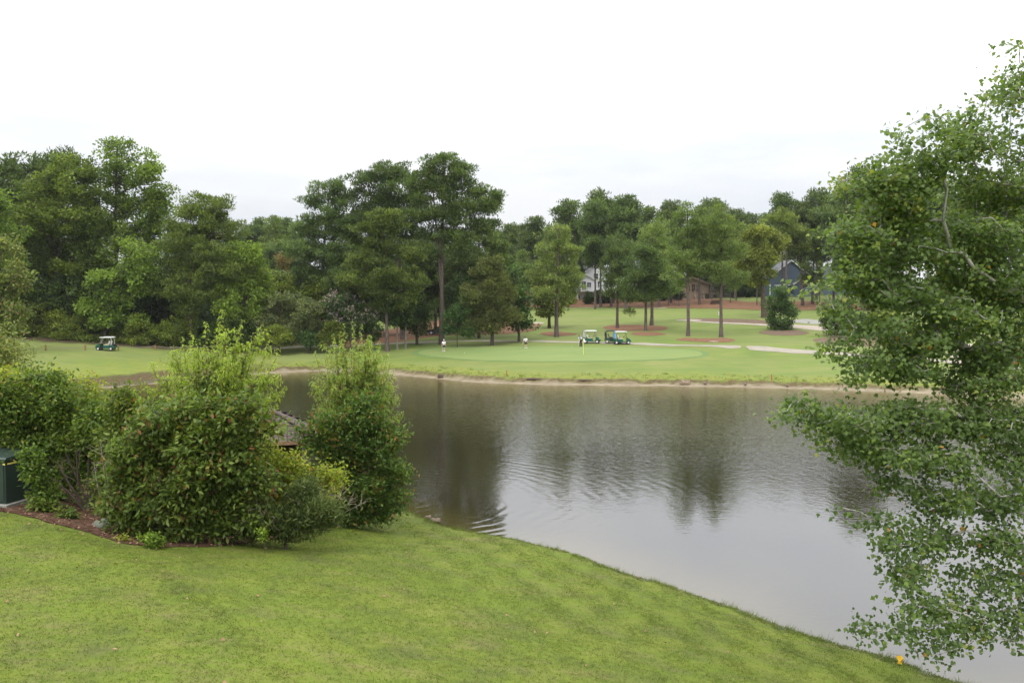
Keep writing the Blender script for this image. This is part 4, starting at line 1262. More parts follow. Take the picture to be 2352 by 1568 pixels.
for q_, (px_, top_, D_) in enumerate([(575, 520, 235), (600, 503, 240), (630, 498, 232), (655, 503, 245), (682, 512, 238), (600, 560, 205), (640, 560, 200), (680, 560, 205), (570, 590, 190)]):
    place(PINES, px_, top_, D_, ('far row, %s of five hazy pines in the gap left of the grove' % ORD[q_]) if q_ < 5 else ('nearer row, %s lower pine in the gap left of the grove' % ['second from left', 'third from left', 'rightmost', 'leftmost'][q_ - 5]), 'pines in the gap left of the grove', wide=1.1)
for px_ in (560, 600, 640, 680, 720):
    place(BROADS, px_, brng.uniform(615, 650), brng.uniform(172, 185), 'dark leafy tree low in the gap left of the grove', 'leafy trees in the gap left of the grove', 2, wide=1.3)
for px_ in range(-60, 640, 38):
    place(BROADS, px_, brng.uniform(600, 660), brng.uniform(143, 152), 'leafy tree hidden in the depth of the left wood', 'leafy trees deep in the left wood', 2, wide=1.35)
for px_, top_ in [(-120, 430), (-60, 400), (60, 470), (200, 470), (420, 520), (520, 545)]:
    place(PINES, px_, top_, brng.uniform(158, 170), 'pine deep in the left wood', 'pines deep in the left wood', wide=1.2)
for px_ in range(760, 1180, 44):
    place(BROADS, px_, brng.uniform(620, 660), brng.uniform(182, 196), 'leafy tree seen in gaps behind the grove', 'leafy trees behind the grove', wide=1.3)
for q_, (px_, top_) in enumerate([(905, 590), (935, 575), (958, 590), (975, 600), (1000, 570), (1030, 580), (1060, 560), (1090, 575)]):
    place(PINES, px_, top_, brng.uniform(170, 190), '%s hazy pine behind the grove trunks' % (ORD[q_] if q_ < 7 else 'rightmost'), 'pines behind the grove', wide=1.3)
for q_, (px_, top_) in enumerate([(1135, 590), (1160, 560), (1200, 575), (1215, 600)]):
    place(PINES, px_, top_, brng.uniform(196, 215), '%s pine of four just right of the grove before the brick house' % ['leftmost', 'second', 'third', 'rightmost'][q_], 'pines before the brick house')
for px_ in range(2010, 2560, 42):
    place(PINES, px_, brng.uniform(410, 470), brng.uniform(180, 215), 'pine hidden behind the maple crown', 'pines behind the maple crown', wide=1.15)
for px_ in range(2000, 2560, 50):
    place(BROADS, px_, brng.uniform(590, 640), brng.uniform(168, 176), 'leafy tree hidden behind the maple crown', 'leafy trees behind the maple crown', wide=1.3)
for px_, top_ in [(-230, 420), (-330, 400), (-430, 440), (-550, 420), (-180, 560), (-290, 560), (-400, 570)]:
    place(BROADS if top_ > 500 else PINES, px_, top_, brng.uniform(125, 140), 'tree of the wood outside the left edge', 'trees outside the left edge', wide=1.25)
# understorey below the houses
for i, (px_, top_, D_, lb) in enumerate([(1352, 668, 226, 'clipped dark hedge bush under the white balcony'), (1375, 664, 226, 'dark hedge bush right under the white balcony'), (1398, 666, 226, 'dark hedge bush at the end of the white deck'),
                                         (1445, 655, 228, 'dark shrub between the white and tan houses'), (1475, 650, 228, 'dark shrub left of the tan house'), (1520, 655, 226, 'dark shrub behind the short bushy pine'),
                                         (1555, 655, 226, 'dark shrub against the tan house wall'), (1690, 650, 228, 'dark shrub right of the tan deck'), (1715, 645, 228, 'dark shrub behind the leaning oak'),
                                         (1738, 660, 226, 'dark shrub by the blue house corner'), (1240, 655, 228, 'dark shrub before the brick house'), (1300, 660, 228, 'dark shrub left of the white balcony')]):
    place(BROADS, px_, top_, D_, lb, 'dark shrubs around the houses', 2, wide=1.6)
for i, (bx, D_, top_, lb) in enumerate([(1740, 200, 560, 'slim pine trunk behind the leaning oak'), (1692, 212, 560, 'pine with pale trunk at the straw band'), (1679, 206, 575, 'straight pine trunk left at the straw band'),
                                        (1536, 206, 590, 'small pine in the straw band behind the oval bed'), (1560, 204, 590, 'small pine near the tan house stairs'), (1381, 214, 440, 'pine rising from the straw band by the white house'),
                                        (1884, 196, 600, 'thin trunk pine right of the blue house front')]):
    place(PINES, bx, top_, D_, lb, 'pines standing in the straw band', 1 if i % 2 else 3, wide=.8)
for r, kd, H in PINES + BROADS:
    if r.name not in used:
        for c, _ in kd: bpy.data.objects.remove(c)
        bpy.data.objects.remove(r)

# ------------------------------------------------------------------ foreground shrubs
def near_shrub(name, label, cat, bx, by, D, lob, leafm, cr, flat, per, Ln, Wd, seed, dens=2.6, style='broad', bark='bark_dark', tr=.05, group=None, inner=.45, out=.55, up=.5, trunk_top=None, low=1.0):
    return px_tree(name, label, cat, bx, D, lob, 'bush', leafm, bark, tr, seed, group=group, inner=inner, trunk_top=trunk_top,
                   st_over=dict(cr=cr, flat=flat, per=int(per * .8), L=Ln * 1.25, W=Wd * 1.35, dens=dens * 4.4, style=style, out=out, up=up, low=low, grow=1.05, rt=.0045, rexp=2.2, rag=.34, spray=cr * 1.5, gap=.14, gapw=3.2))


near_shrub('shrub', 'large dark multi stemmed shrub beside the green cabinet', 'shrub', 200, 1160, 25.6,
           [(60, 930, 70, 45), (150, 930, 70, 50), (220, 990, 60, 50), (40, 1000, 60, 50), (120, 1010, 70, 50), (180, 1050, 50, 30), (60, 1060, 50, 36), (110, 1090, 50, 30), (235, 940, 40, 30), (80, 1130, 40, 34), (110, 1150, 34, 22), (0, 960, 50, 60), (0, 900, 50, 40), (90, 870, 60, 34), (230, 1080, 34, 30), (150, 1100, 40, 24), (190, 1140, 30, 14)],
           'azalea', .34, .6, 52, .12, .06, 301, 2.3, tr=.07)
for q_, (dx, ang) in enumerate([(-.25, -.7), (-.1, -.35), (.05, .1), (.15, .45), (.3, .75), (-.35, -1.0)]):
    pass
near_shrub('shrub', 'big dense cherry laurel in the middle of the foreground thicket', 'shrub', 400, 1240, 22.3,
           [(420, 940, 70, 50), (340, 960, 60, 50), (500, 960, 70, 50), (300, 1040, 50, 60), (380, 1040, 80, 70), (480, 1050, 80, 70), (560, 1040, 50, 60), (300, 1140, 44, 50), (360, 1150, 70, 60), (460, 1150, 80, 50), (550, 1130, 50, 50),
            (340, 1215, 60, 34), (430, 1215, 60, 30), (500, 1180, 60, 40), (440, 1100, 70, 50), (520, 1210, 60, 34), (285, 1190, 44, 40), (262, 1150, 30, 40), (270, 1090, 34, 40), (580, 1190, 44, 34), (610, 1100, 34, 40), (560, 930, 50, 36), (620, 970, 34, 34)],
           'laurel', .30, .62, 42, .135, .064, 302, 1.9, tr=.08)
near_shrub('shrub', 'round lime tipped shrub behind the dark multi stemmed one', 'shrub', 150, 1100, 29,
           [(150, 880, 50, 34), (190, 900, 40, 36), (110, 900, 44, 36), (60, 900, 50, 40), (10, 880, 40, 50), (140, 940, 60, 30)],
           'yellowbush', .36, .7, 50, .12, .06, 303, 2.1)
near_shrub('olive_shrub', 'grey olive shrub rising at the left frame edge', 'shrub', -10, 1100, 31,
           [(10, 760, 44, 34), (40, 800, 44, 34), (5, 820, 50, 40), (60, 850, 40, 30), (-30, 780, 50, 60), (-20, 880, 60, 50)],
           'olive', .42, .7, 42, .12, .045, 304, 1.8)
near_shrub('shrub', 'leafy shrub between the big laurel and the multi stemmed shrub', 'shrub', 270, 1200, 24.2,
           [(270, 940, 46, 40), (260, 1000, 40, 40), (245, 1060, 34, 40), (235, 1110, 34, 36), (225, 1150, 26, 22), (290, 910, 40, 26)],
           'azalea', .28, .65, 46, .11, .055, 305, 1.9)
near_shrub('yellow_shrub', 'yellow green loose shrub below the shed roof', 'shrub', 660, 1180, 25.5,
           [(640, 1060, 50, 36), (690, 1060, 44, 36), (610, 1090, 44, 40), (720, 1080, 36, 40), (660, 1110, 50, 36), (600, 1010, 30, 24), (640, 1150, 60, 36), (720, 1140, 50, 40), (760, 1100, 40, 40)],
           'yellowbush', .28, .75, 38, .10, .05, 306, 1.8, inner=.3)
near_shrub('shrub', 'bright broad shrub at the water end of the thicket', 'shrub', 820, 1190, 28.5,
           [(760, 970, 50, 34), (830, 960, 56, 36), (880, 985, 36, 34), (800, 1030, 60, 40), (880, 1050, 50, 50), (905, 1010, 30, 36), (925, 1090, 24, 30), (730, 1175, 60, 34), (790, 1190, 60, 24), (850, 1185, 50, 22), (900, 1160, 34, 26), (660, 1190, 50, 30), (690, 1100, 40, 44), (880, 1180, 30, 14), (770, 1080, 50, 40), (850, 1110, 56, 44), (910, 1080, 30, 30), (800, 1140, 50, 30), (870, 1150, 44, 30), (715, 985, 34, 24), (740, 1020, 44, 34), (740, 1130, 50, 40), (800, 1175, 60, 26), (910, 1130, 28, 30), (690, 1010, 24, 18), (840, 920, 50, 24), (800, 1000, 60, 40)],
           'peach_old', .34, .65, 48, .125, .055, 307, 2.1)
near_shrub('juniper', 'low grey green juniper along the leaf litter edge', 'shrub', 650, 1220, 22.6,
           [(600, 1180, 40, 34), (650, 1190, 46, 30), (700, 1170, 40, 34), (740, 1170, 40, 26), (560, 1200, 34, 30), (780, 1165, 40, 26), (690, 1130, 40, 30), (580, 1222, 40, 18), (640, 1218, 50, 18), (700, 1205, 50, 20), (760, 1190, 40, 18), (545, 1180, 36, 40)],
           'juniper', .24, .7, 60, .13, .028, 308, 2.3, style='needle', up=.4)
near_shrub('shrub', 'low leafy shrub growing against the side of the green cabinet', 'shrub', 95, 1160, 23.9,
           [(85, 1075, 30, 34), (100, 1120, 34, 34), (72, 1040, 26, 24), (110, 1150, 34, 18)], 'azalea', .26, .7, 46, .11, .055, 313, 2.0, tr=.04)
near_shrub('small_plant', 'small leafy seedling clump on the leaf litter below the cabinet', 'plant', 150, 1182, 23.2, [(150, 1178, 26, 14), (165, 1186, 20, 8)], 'laurel', .13, .7, 24, .08, .045, 309, 2.0, tr=.015)
near_shrub('small_plant', 'bright small plant at the foot of the big laurel', 'plant', 345, 1240, 21.0, [(345, 1234, 24, 14), (362, 1244, 20, 9)], 'vine', .11, .7, 22, .07, .04, 310, 2.0, tr=.012)
near_shrub('small_plant', 'reddish leaved small plant left of the big laurel', 'plant', 285, 1238, 21.4, [(283, 1236, 16, 10)], 'yellowbush', .11, .7, 18, .07, .04, 311, 2.0, tr=.012)
near_shrub('small_plant', 'upright light green weed at the litter edge right', 'plant', 602, 1232, 21.6, [(602, 1222, 12, 14)], 'vine', .11, .8, 16, .07, .04, 312, 2.0, tr=.01)


def shoot_plant(name, label, cat, base, tips, leafm, leafm2, seed, per=26, Ln=.15, Wd=.028, leafy=1.1, sub=4):
    """upright shoots with narrow leaves that arch off each stem"""
    rng = np.random.default_rng(seed)
    root = empty(name, base, label, cat)
    base = np.array(base, float)
    mb = MB()
    L1, T1, L2, T2 = [], [], [], []
    def stem(a, b, r0, r1, leaf_len, fresh):
        a = np.array(a); b = np.array(b)
        m = (a + b) / 2 + np.array([0, 0, -.05]) * np.linalg.norm(b - a) + rng.normal(0, .03, 3)
        mb.tube([a, m, b], [r0, (r0 + r1) / 2, r1], 4, cap=False)
        d = b - a; ln = np.linalg.norm(d); d = d / ln
        ll = min(ln * .95, leaf_len)
        n = max(8, int(per * ll / .8))
        t = 1 - rng.uniform(0, ll / ln, n) ** 1.0
        p = np.where(t[:, None] < .5, a + (m - a) * (t[:, None] * 2), m + (b - m) * (t[:, None] * 2 - 1))
        az = np.arange(n) * 2.4 + rng.uniform(0, 6)
        h = np.array([1.0, 0, 0]) if abs(d[0]) < .7 else np.array([0, 1.0, 0])
        u = np.cross(d, h); u /= np.linalg.norm(u); w_ = np.cross(d, u)
        o_ = np.cos(az)[:, None] * u + np.sin(az)[:, None] * w_
        dir1 = norm(o_ * .8 + d * .55 + rng.normal(0, .15, (n, 3)))
        dir2 = norm(o_ * .9 + np.array([0, 0, -.75]) + rng.normal(0, .15, (n, 3)))
        s_ = norm(np.cross(dir1, np.array([0, 0, 1.0]) + rng.normal(0, .25, (n, 3))))
        sz = (rng.uniform(.7, 1.15, n) * (1 - .35 * np.clip((t - .9) * 10, 0, 1)))[:, None]
        k1 = p + dir1 * Ln * .5 * sz
        k2 = k1 + dir2 * Ln * .5 * sz
        hw = s_ * Wd * .5 * sz
        tn = np.clip(rng.normal(.45 + .25 * fresh, .16, n), 0, 1)
        v = np.stack([p, k1 + hw, k2, k1 - hw], 1)
        isf = fresh > .5
        (L1 if isf else L2).append(v.reshape(-1, 3)); (T1 if isf else T2).append(np.repeat(tn, 4))
    for tip in tips:
        tip = np.array(tip, float)
        f = rng.uniform(.25, .45)
        lo = base + (tip - base) * f + np.array([0, 0, .12]) * np.linalg.norm(tip - base)
        mb.tube([base + rng.normal(0, .08, 3) * [1, 1, 0], (base + lo) / 2 + rng.normal(0, .06, 3), lo], [.04, .03, .02], 5, cap=False)
        stem(lo, tip, .018, .004, leafy * rng.uniform(.8, 1.3), 1.0)
        for _ in range(sub):
            t = rng.uniform(.05, .8)
            a = lo + (tip - lo) * t
            d = norm((tip - lo)[None])[0] * .6 + rdir(1, rng)[0] * .8
            d[2] = abs(d[2]) * .5 + rng.uniform(-.15, .3)
            d /= np.linalg.norm(d)
            stem(a, a + d * rng.uniform(.3, .75), .008, .003, .8, 1.0 if t > .55 or rng.uniform() < .25 else 0.0)
    off = Matrix.Translation(-Vector(base))
    tm = mb.mesh(name + '_stems'); tm.transform(off); link('stems', tm, M['twig'], root)
    lm = leaf_mesh(name + '_fresh', np.concatenate(L1), np.concatenate(T1)); lm.transform(off)
    tag(link('foliage', lm, M[leafm], root), 'fresh light green leaves on the upper shoots')
    if L2:
        lm = leaf_mesh(name + '_old', np.concatenate(L2), np.concatenate(T2)); lm.transform(off)
        tag(link('foliage', lm, M[leafm2], root), 'older darker leaves with rusty tinge')
    return root


_r = np.random.default_rng(77)
tips = [(510, 712), (472, 740), (558, 735), (600, 742), (418, 772), (398, 792), (440, 762), (520, 752), (582, 765), (622, 778), (650, 868), (660, 886), (632, 826), (612, 850), (345, 832), (372, 850),
        (402, 830), (450, 800), (490, 786), (540, 790), (640, 812), (570, 820), (495, 765), (455, 780), (545, 765), (325, 870), (300, 890)]
T3 = [at(x, y, 24.6 + _r.uniform(-.8, .8)) for x, y in tips]
for _ in range(46):
    a_ = _r.uniform(0, 6.28); q_ = _r.uniform(0, 1) ** .5
    T3.append(at(500 + 130 * q_ * math.cos(a_), 880 + 95 * q_ * math.sin(a_), 24.6 + _r.uniform(-1.3, 1.3)))
b3 = at(470, 1180, 24.6); b3 = (b3[0], 24.6, gz(b3[0], 24.6))
shoot_plant('peach_sapling', 'lime green sapling with long arching shoots rising above the thicket', 'sapling', b3, T3, 'peach', 'peach_old', 401, per=42, Ln=.20, Wd=.048, leafy=1.4, sub=8)
T4 = []
for x, y in [(790, 742), (830, 746), (812, 740), (765, 768), (850, 765), (745, 790), (872, 785), (722, 805), (890, 815), (715, 840), (905, 850), (912, 885), (780, 760), (840, 780), (712, 870), (915, 915)]:
    T4.append(at(x, y, 30.5 + _r.uniform(-.6, .6)))
for _ in range(75):
    a_ = _r.uniform(0, 6.28); q_ = _r.uniform(0, 1) ** .5
    T4.append(at(812 + 92 * q_ * math.cos(a_), 865 + 105 * q_ * math.sin(a_), 30.5 + _r.uniform(-1.3, 1.3)))
b4 = at(815, 1180, 30.5); b4 = (b4[0], 30.5, gz(b4[0], 30.5))
shoot_plant('willow_sapling', 'cone shaped feathery sapling standing at the water end', 'sapling', b4, T4, 'willow', 'peach_old', 402, per=42, Ln=.19, Wd=.046, leafy=1.5, sub=8)

# bare stems under the multi stemmed shrub and dry brush at the juniper
def stems_obj(name, label, cat, base, ends, r0, mat, seed, twigs=3):
    rng = np.random.default_rng(seed)
    root = MB()
    b = Vector(base)
    for e in ends:
        e = Vector(e)
        m = (b + e) / 2 + Vector(rng.normal(0, .08, 3))
        b0 = b + Vector((rng.normal(0, .08), rng.normal(0, .08), -.05))
        root.tube([b0, m, e], [r0, r0 * .7, r0 * .3], 6)
        for _ in range(twigs):
            t = rng.uniform(.35, .95)
            p = m.lerp(e, t)
            q = p + Vector(rng.normal(0, .22, 3)) + Vector((0, 0, .12))
            root.tube([p, (p + q) / 2 + Vector(rng.normal(0, .03, 3)), q], [r0 * .25, r0 * .18, r0 * .08], 3, cap=False)
    me_ = root.mesh(name); me_.transform(Matrix.Translation(-b))
    o = link(name, me_, mat); o.location = b
    return tag(o, label, cat)


bb = ground(205, 1172)
stems_obj('multi_stemmed_bush', 'fan of dark bare stems under the multi stemmed shrub', 'bush', bb, [at(x, y, 24.6 + z) for x, y, z in
          [(130, 1060, 0), (150, 1040, .3), (175, 1030, -.2), (205, 1040, .2), (240, 1030, 0), (110, 1090, .4), (225, 1060, .5), (255, 1080, -.2)]], .05, M['bark_dark'], 51, 5)
bb = ground(262, 1190)
stems_obj('dry_brush', 'dry brown twiggy stems between the two big shrubs', 'dry brush', bb, [at(x, y, 23.5 + z) for x, y, z in
          [(230, 1010, 0), (250, 1000, .3), (270, 1010, -.2), (290, 1040, .2), (240, 1050, 0), (300, 1000, 0), (215, 1060, .3)]], .03, M['drytwig'], 52, 8)
bb = ground(740, 1205)
stems_obj('dry_brush', 'pale leafless twigs sprawling over the right of the juniper', 'dry brush', bb, [at(x, y, 22.9 + z) for x, y, z in
          [(700, 1120, 0), (730, 1115, .2), (760, 1120, -.2), (790, 1130, .2), (820, 1140, 0), (670, 1130, 0), (845, 1150, .1), (780, 1170, -.4), (700, 1160, -.6)]], .018, M['drytwig'], 53, 9)
bb = ground(590, 1225)
stems_obj('dry_brush', 'thin grey twigs at the lower left of the juniper', 'dry brush', bb, [at(x, y, 21.6 + z) for x, y, z in
          [(570, 1170, 0), (590, 1165, .2), (610, 1175, -.1), (630, 1190, .1), (560, 1190, 0)]], .012, M['drytwig'], 54, 9)

# ------------------------------------------------------------------ maple overhanging the pond on the right
def maple():
    rng = np.random.default_rng(909)
    bx, by = 15.0, 18.2
    base = np.array([bx, by, gz(bx, by)])
    LB = [(2000, 400, 40, 24, 17.4, 1), (2060, 440, 60, 40, 17.6, 1), (1950, 520, 40, 30, 17.4, 1), (2120, 380, 60, 24, 17.6, 1), (2230, 300, 60, 26, 18, .8), (1960, 610, 50, 40, 17.6, 1), (2200, 730, 90, 40, 18, 1), (2080, 820, 90, 40, 17.8, 1), (2280, 860, 80, 50, 18, 1), (2338, 105, 30, 22, 18, .5), (2345, 190, 46, 44, 18.4, .9), (2300, 235, 50, 34, 18, .8), (2225, 262, 34, 22, 17.4, .6), (2150, 285, 44, 26, 17, .55), (2085, 300, 36, 20, 17, .5), (2140, 250, 16, 16, 16.9, .8),
          (2320, 320, 80, 50, 19, 1.1), (2230, 350, 60, 24, 18, .8), (2140, 345, 50, 20, 17.5, .7), (2070, 345, 26, 14, 17, .6), (2022, 358, 12, 9, 16.6, 1), (2190, 310, 30, 16, 17.5, .5),
          (1990, 430, 60, 26, 17.2, 1), (1950, 415, 26, 18, 17, .8), (2090, 420, 80, 34, 18, 1), (2240, 430, 100, 50, 19, 1.1), (2340, 430, 70, 60, 19, 1.1), (1960, 470, 40, 26, 17.2, 1), (2040, 490, 90, 40, 18, 1.2),
          (2160, 520, 100, 50, 18.5, 1.2), (2300, 540, 90, 60, 18.5, 1.2), (1980, 550, 60, 34, 17.8, 1), (2080, 590, 100, 50, 18.2, 1.2), (2240, 620, 110, 60, 18.6, 1.2), (1885, 600, 40, 14, 16.6, .8), (1920, 640, 60, 24, 17.2, 1), (1868, 655, 30, 12, 16.6, .8),
          (2000, 660, 80, 40, 17.8, 1.2), (2140, 680, 100, 50, 18, 1.2), (2300, 700, 90, 60, 18.6, 1.2), (1935, 705, 50, 26, 17.2, 1), (1990, 740, 70, 36, 17.5, 1.2), (2110, 770, 90, 40, 18, 1), (2240, 790, 90, 40, 18.5, .8),
          (2330, 780, 60, 50, 18.5, 1), (1925, 785, 30, 20, 17, .8), (1980, 830, 60, 26, 17.2, .9), (2100, 850, 90, 34, 17.6, .9), (2230, 880, 80, 36, 18, .9), (2330, 880, 50, 40, 18, .8), (1950, 880, 60, 22, 17, .8),
          (1855, 930, 46, 16, 16.6, 1), (1800, 946, 20, 9, 16.4, 1), (1910, 945, 60, 24, 16.8, 1.1), (1862, 985, 30, 14, 16.7, .9), (1960, 975, 70, 34, 17, 1.2), (2070, 950, 90, 40, 17.4, 1.2), (2200, 960, 100, 44, 17.8, 1.2), (2320, 970, 80, 50, 18, 1.1),
          (1960, 1030, 44, 22, 16.9, .8), (2050, 1040, 80, 34, 17, 1), (2180, 1050, 90, 40, 17.4, 1), (2310, 1060, 80, 44, 17.6, 1), (1950, 1160, 28, 12, 16.4, 1), (1995, 1145, 36, 18, 16.6, .9), (2070, 1120, 60, 26, 16.9, 1), (2160, 1140, 70, 34, 17, 1.1),
          (2290, 1150, 80, 40, 17.2, 1.1), (2020, 1200, 40, 22, 16.5, .8), (2060, 1240, 50, 26, 16.5, 1), (2160, 1230, 70, 34, 16.8, 1.1), (2290, 1240, 70, 40, 17, 1), (2050, 1300, 36, 22, 16.3, .9), (2120, 1310, 60, 30, 16.5, 1.1), (2220, 1320, 60, 30, 16.8, .9),
          (2320, 1330, 50, 34, 16.8, .9), (2006, 1358, 12, 9, 16.1, .6), (2080, 1380, 46, 20, 16.2, 1), (2150, 1395, 50, 26, 16.4, 1), (2250, 1400, 50, 24, 16.6, .8), (2330, 1410, 40, 26, 16.6, .9), (1990, 1448, 34, 9, 16, .9), (2050, 1430, 40, 16, 16.1, .9),
          (2120, 1460, 46, 16, 16.1, .8), (2210, 1450, 46, 16, 16.3, .7), (2150, 1495, 30, 11, 16, .8), (2270, 1470, 40, 16, 16.2, .8), (2310, 1505, 22, 14, 16.1, .9), (2340, 1470, 20, 16, 16.4, .8),
          # outside the frame
          (2440, 200, 120, 90, 18.5, .8), (2480, 420, 140, 110, 19, .8), (2600, 300, 140, 120, 19, .8), (2500, 640, 150, 100, 18, .7), (2680, 520, 140, 120, 18.5, .7), (2480, 860, 130, 90, 18, .7), (2700, 760, 150, 110, 18.5, .7), (2850, 520, 130, 120, 18.5, .6),
          (2480, 1060, 120, 80, 17, .7), (2450, 1260, 90, 60, 16.6, .7), (2650, 1000, 130, 80, 17.5, .6), (2880, 760, 130, 110, 18, .6), (2700, 130, 120, 80, 19, .6), (2560, 20, 120, 70, 19, .6)]
    C, W_ = [], []
    cr = .36
    for (cx, cy, rx, rz, D, den) in LB:
        c = at(cx, cy, D); s_ = SC(D)
        a, b_ = rx * s_, rz * s_
        vis = cx < 2400
        dep = (a + b_) * .5 * 1.35 + .25
        n = max(2, int(den * (6.6 if vis and cy < 1100 else 5.0 if vis else 1.4) * (a * b_ + .5 * a * dep) / (cr * cr) + .5))
        u = rdir(n, rng) * (.25 + .75 * rng.uniform(0, 1, n) ** .6)[:, None]
        C.append(c + u * np.array([a, dep, b_]))
    C = np.concatenate(C)
    C = C[C[:, 2] > .7]
    w3 = 2.6
    g_ = np.sin(C[:, 0] * w3 + 1.3 * np.sin(C[:, 2] * 2.1)) + np.sin(C[:, 2] * w3 * 1.3 + np.sin(C[:, 0] * 1.9)) + .8 * np.sin(C[:, 1] * 2.9 + C[:, 0])
    C = C[g_ > np.quantile(g_, .20)]
    ttop = np.array([bx + .3, by + .4, 14.5])
    n = 12
    T = [base * (1 - t) + ttop * t + np.array([.25 * math.sin(t * 7), .2 * math.cos(t * 5), 0]) for t in np.linspace(0, 1, n)]
    T[0][2] -= .4
    T = np.array(T)
    trr = .30 * (1 - .8 * np.linspace(0, 1, n)); trr[0] *= 1.4
    P, par = skeleton(list(T), C, bias=-.15, wpath=.22)
    root = empty('maple_tree', base, 'big leafy maple leaning over the pond from the right edge', 'tree')
    off = Matrix.Translation(-Vector(base))
    tm = join_np('maple_trunk', [trunk_mesh(T, trr, rng=rng)]); tm.transform(off); link('trunk', tm, M['bark_pale'], root, smooth=True)
    v_, f_ = limb_mesh('l', P, par, n, .008, trr, exp=2.2, sides=5, sag=.09, rng=rng, maxr=.075)
    # short bare twigs
    mb = MB()
    for i in rng.choice(len(C), 260, replace=False):
        c = C[i]; e = c + rng.normal(0, .28, 3) + np.array([-.12, -.1, -.12])
        mb.tube([c, (c + e) / 2 + rng.normal(0, .06, 3), e], [.006, .004, .0015], 3, cap=False)
    bm_ = join_np('maple_limbs', [(v_, f_)]); bm_.transform(off); link('branches', bm_, M['bark_pale'], root, smooth=True)
    tw = mb.mesh('maple_twigs'); tw.transform(off); tag(link('twigs', tw, M['drytwig'], root), kind='stuff')
    # leaves: lobed, hanging from short stalks
    pn, pp_ = P[n:], P[par[n:]]
    k = len(pn)
    C = pn
    dv = pn - pp_
    ln_ = np.linalg.norm(dv, axis=1, keepdims=True)
    dv = dv / (ln_ + 1e-6)
    ac = norm(pn - np.array([bx, by, 8.0])) + np.array([0, 0, -.25])
    side = norm(dv * .55 + ac * .6 + rng.normal(0, .25, (k, 3)))
    reach = np.clip(ln_, .30, .75) * rng.uniform(.8, 1.3, (k, 1))
    per = 40
    nL = k * per
    ci = np.repeat(np.arange(k), per)
    tt = rng.uniform(-.9, .55, nL)[:, None]
    p = pn[ci] + side[ci] * reach[ci] * tt
    p = p + rng.normal(0, 1, (nL, 3)) * np.array([.13, .13, .085]) * (1.15 - .5 * np.clip(tt, 0, 1))
    p[:, 2] -= .04 + .10 * np.clip(tt[:, 0], 0, 1)
    out_ = norm(p - np.array([bx, by, 8.0])) * np.array([1, 1, .2])
    d = norm(out_ * .45 + rdir(nL, rng) * .65 + np.array([0, 0, -.55]))
    s_ = norm(np.cross(d, norm(rdir(nL, rng) * .7 + np.array([0, 0, 1.0]) + np.array([0, -.4, 0]))))
    nn = np.cross(s_, d)
    sz = (.094 * rng.uniform(.65, 1.25, nL))[:, None]
    ct = rng.uniform(.2, .62, k)
    # leaf tint rises towards the left side and the top of the crown
    edge = np.clip((15.5 - C[:, 0]) / 10, 0, 1) * .10 + np.clip((C[:, 2] - 6) / 12, -.2, .5) * .35
    tn = np.clip((ct + edge)[ci] + rng.normal(0, .14, nL), 0, .94)
    cl_y = rng.uniform(size=k) < .035
    tn = np.where(cl_y[ci] & (rng.uniform(size=nL) < .5), .96, tn)
    tn = np.where(rng.uniform(size=nL) < .004, 1.0, tn)
    fold = -.14
    tmpl = [(0, 0, 0), (.50, .30, fold), (.30, .52, fold * .5), (0, 1.0, -.12), (-.30, .52, fold * .5), (-.50, .30, fold)]
    Vv = np.stack([p + sz * (s_ * a + d * b_ + nn * c_) for a, b_, c_ in tmpl], 1)
    # the 300 leaves that show largest, as parts
    fx = CX + p[:, 0] / p[:, 1] * FPX
    score = sz[:, 0] / p[:, 1] + np.where((fx < 2352) & (p[:, 1] > 5), 0, -1)
    big = np.argsort(-score)[:299]
    msk = np.ones(nL, bool); msk[big] = False
    nV = int(msk.sum())
    Fi = np.array([[0, 1, 2], [0, 2, 3], [0, 3, 4], [0, 4, 5]])
    Fa = (np.arange(nV)[:, None, None] * 6 + Fi[None]).reshape(-1, 3)
    lm = np_mesh('maple_foliage', Vv[msk].reshape(-1, 3), Fa, np.repeat(tn[msk], 6)); lm.transform(off)
    tag(link('foliage', lm, M['maple'], root), kind='stuff')
    protos_ = []
    for q in range(4):
        protos_.append(np_mesh('maple_leaf', np.array(tmpl), Fi, np.full(6, (.25, .4, .55, .8)[q])))
        protos_[-1].materials.append(M['maple'])
    for i in big:
        o = bpy.data.objects.new('leaf', protos_[int(rng.integers(4))])
        COL.objects.link(o); o.parent = root
        s1 = float(sz[i, 0])
        mt = Matrix.Identity(4)
        for r_ in range(3):
            mt[r_][0] = float(s_[i][r_]) * s1; mt[r_][1] = float(d[i][r_]) * s1; mt[r_][2] = float(nn[i][r_]) * s1
            mt[r_][3] = float(p[i][r_] - base[r_])
        o.matrix_local = mt
    # the yellow pair at the lowest twig
    ym = surf('yellow_leaf', (.75, .48, .03), (.62, .34, .02), 9, .5)
    c = at(2070, 1503, 16.0)
    for j in range(3):
        me_ = np_mesh('yellow_leaf', np.array(tmpl) * np.array([.15, .14, .15]), Fi); me_.materials.append(ym)
        o = tag(link('leaf', me_, None, root), 'yellow leaf at the tip of the lowest twig')
        o.location = Vector(c - base) + Vector((j * .03 - .03, 0, -.05 * j)); o.rotation_euler = (rad(-70 - 20 * j), rad(20 * j), rad(150 + 60 * j))
    mb = MB(); e = at(2110, 1470, 16.1)
    mb.tube([Vector(e - base), Vector((e + c) / 2 - base) + Vector((0, 0, -.08)), Vector(c - base)], [.006, .004, .002], 4)
    mb.tube([Vector(c - base), Vector(c - base) + Vector((-.25, 0, .02)), Vector(c - base) + Vector((-.5, 0, -.12))], [.004, .003, .001], 4)
    mb.build('hanging_twig', M['drytwig'], root)


maple()

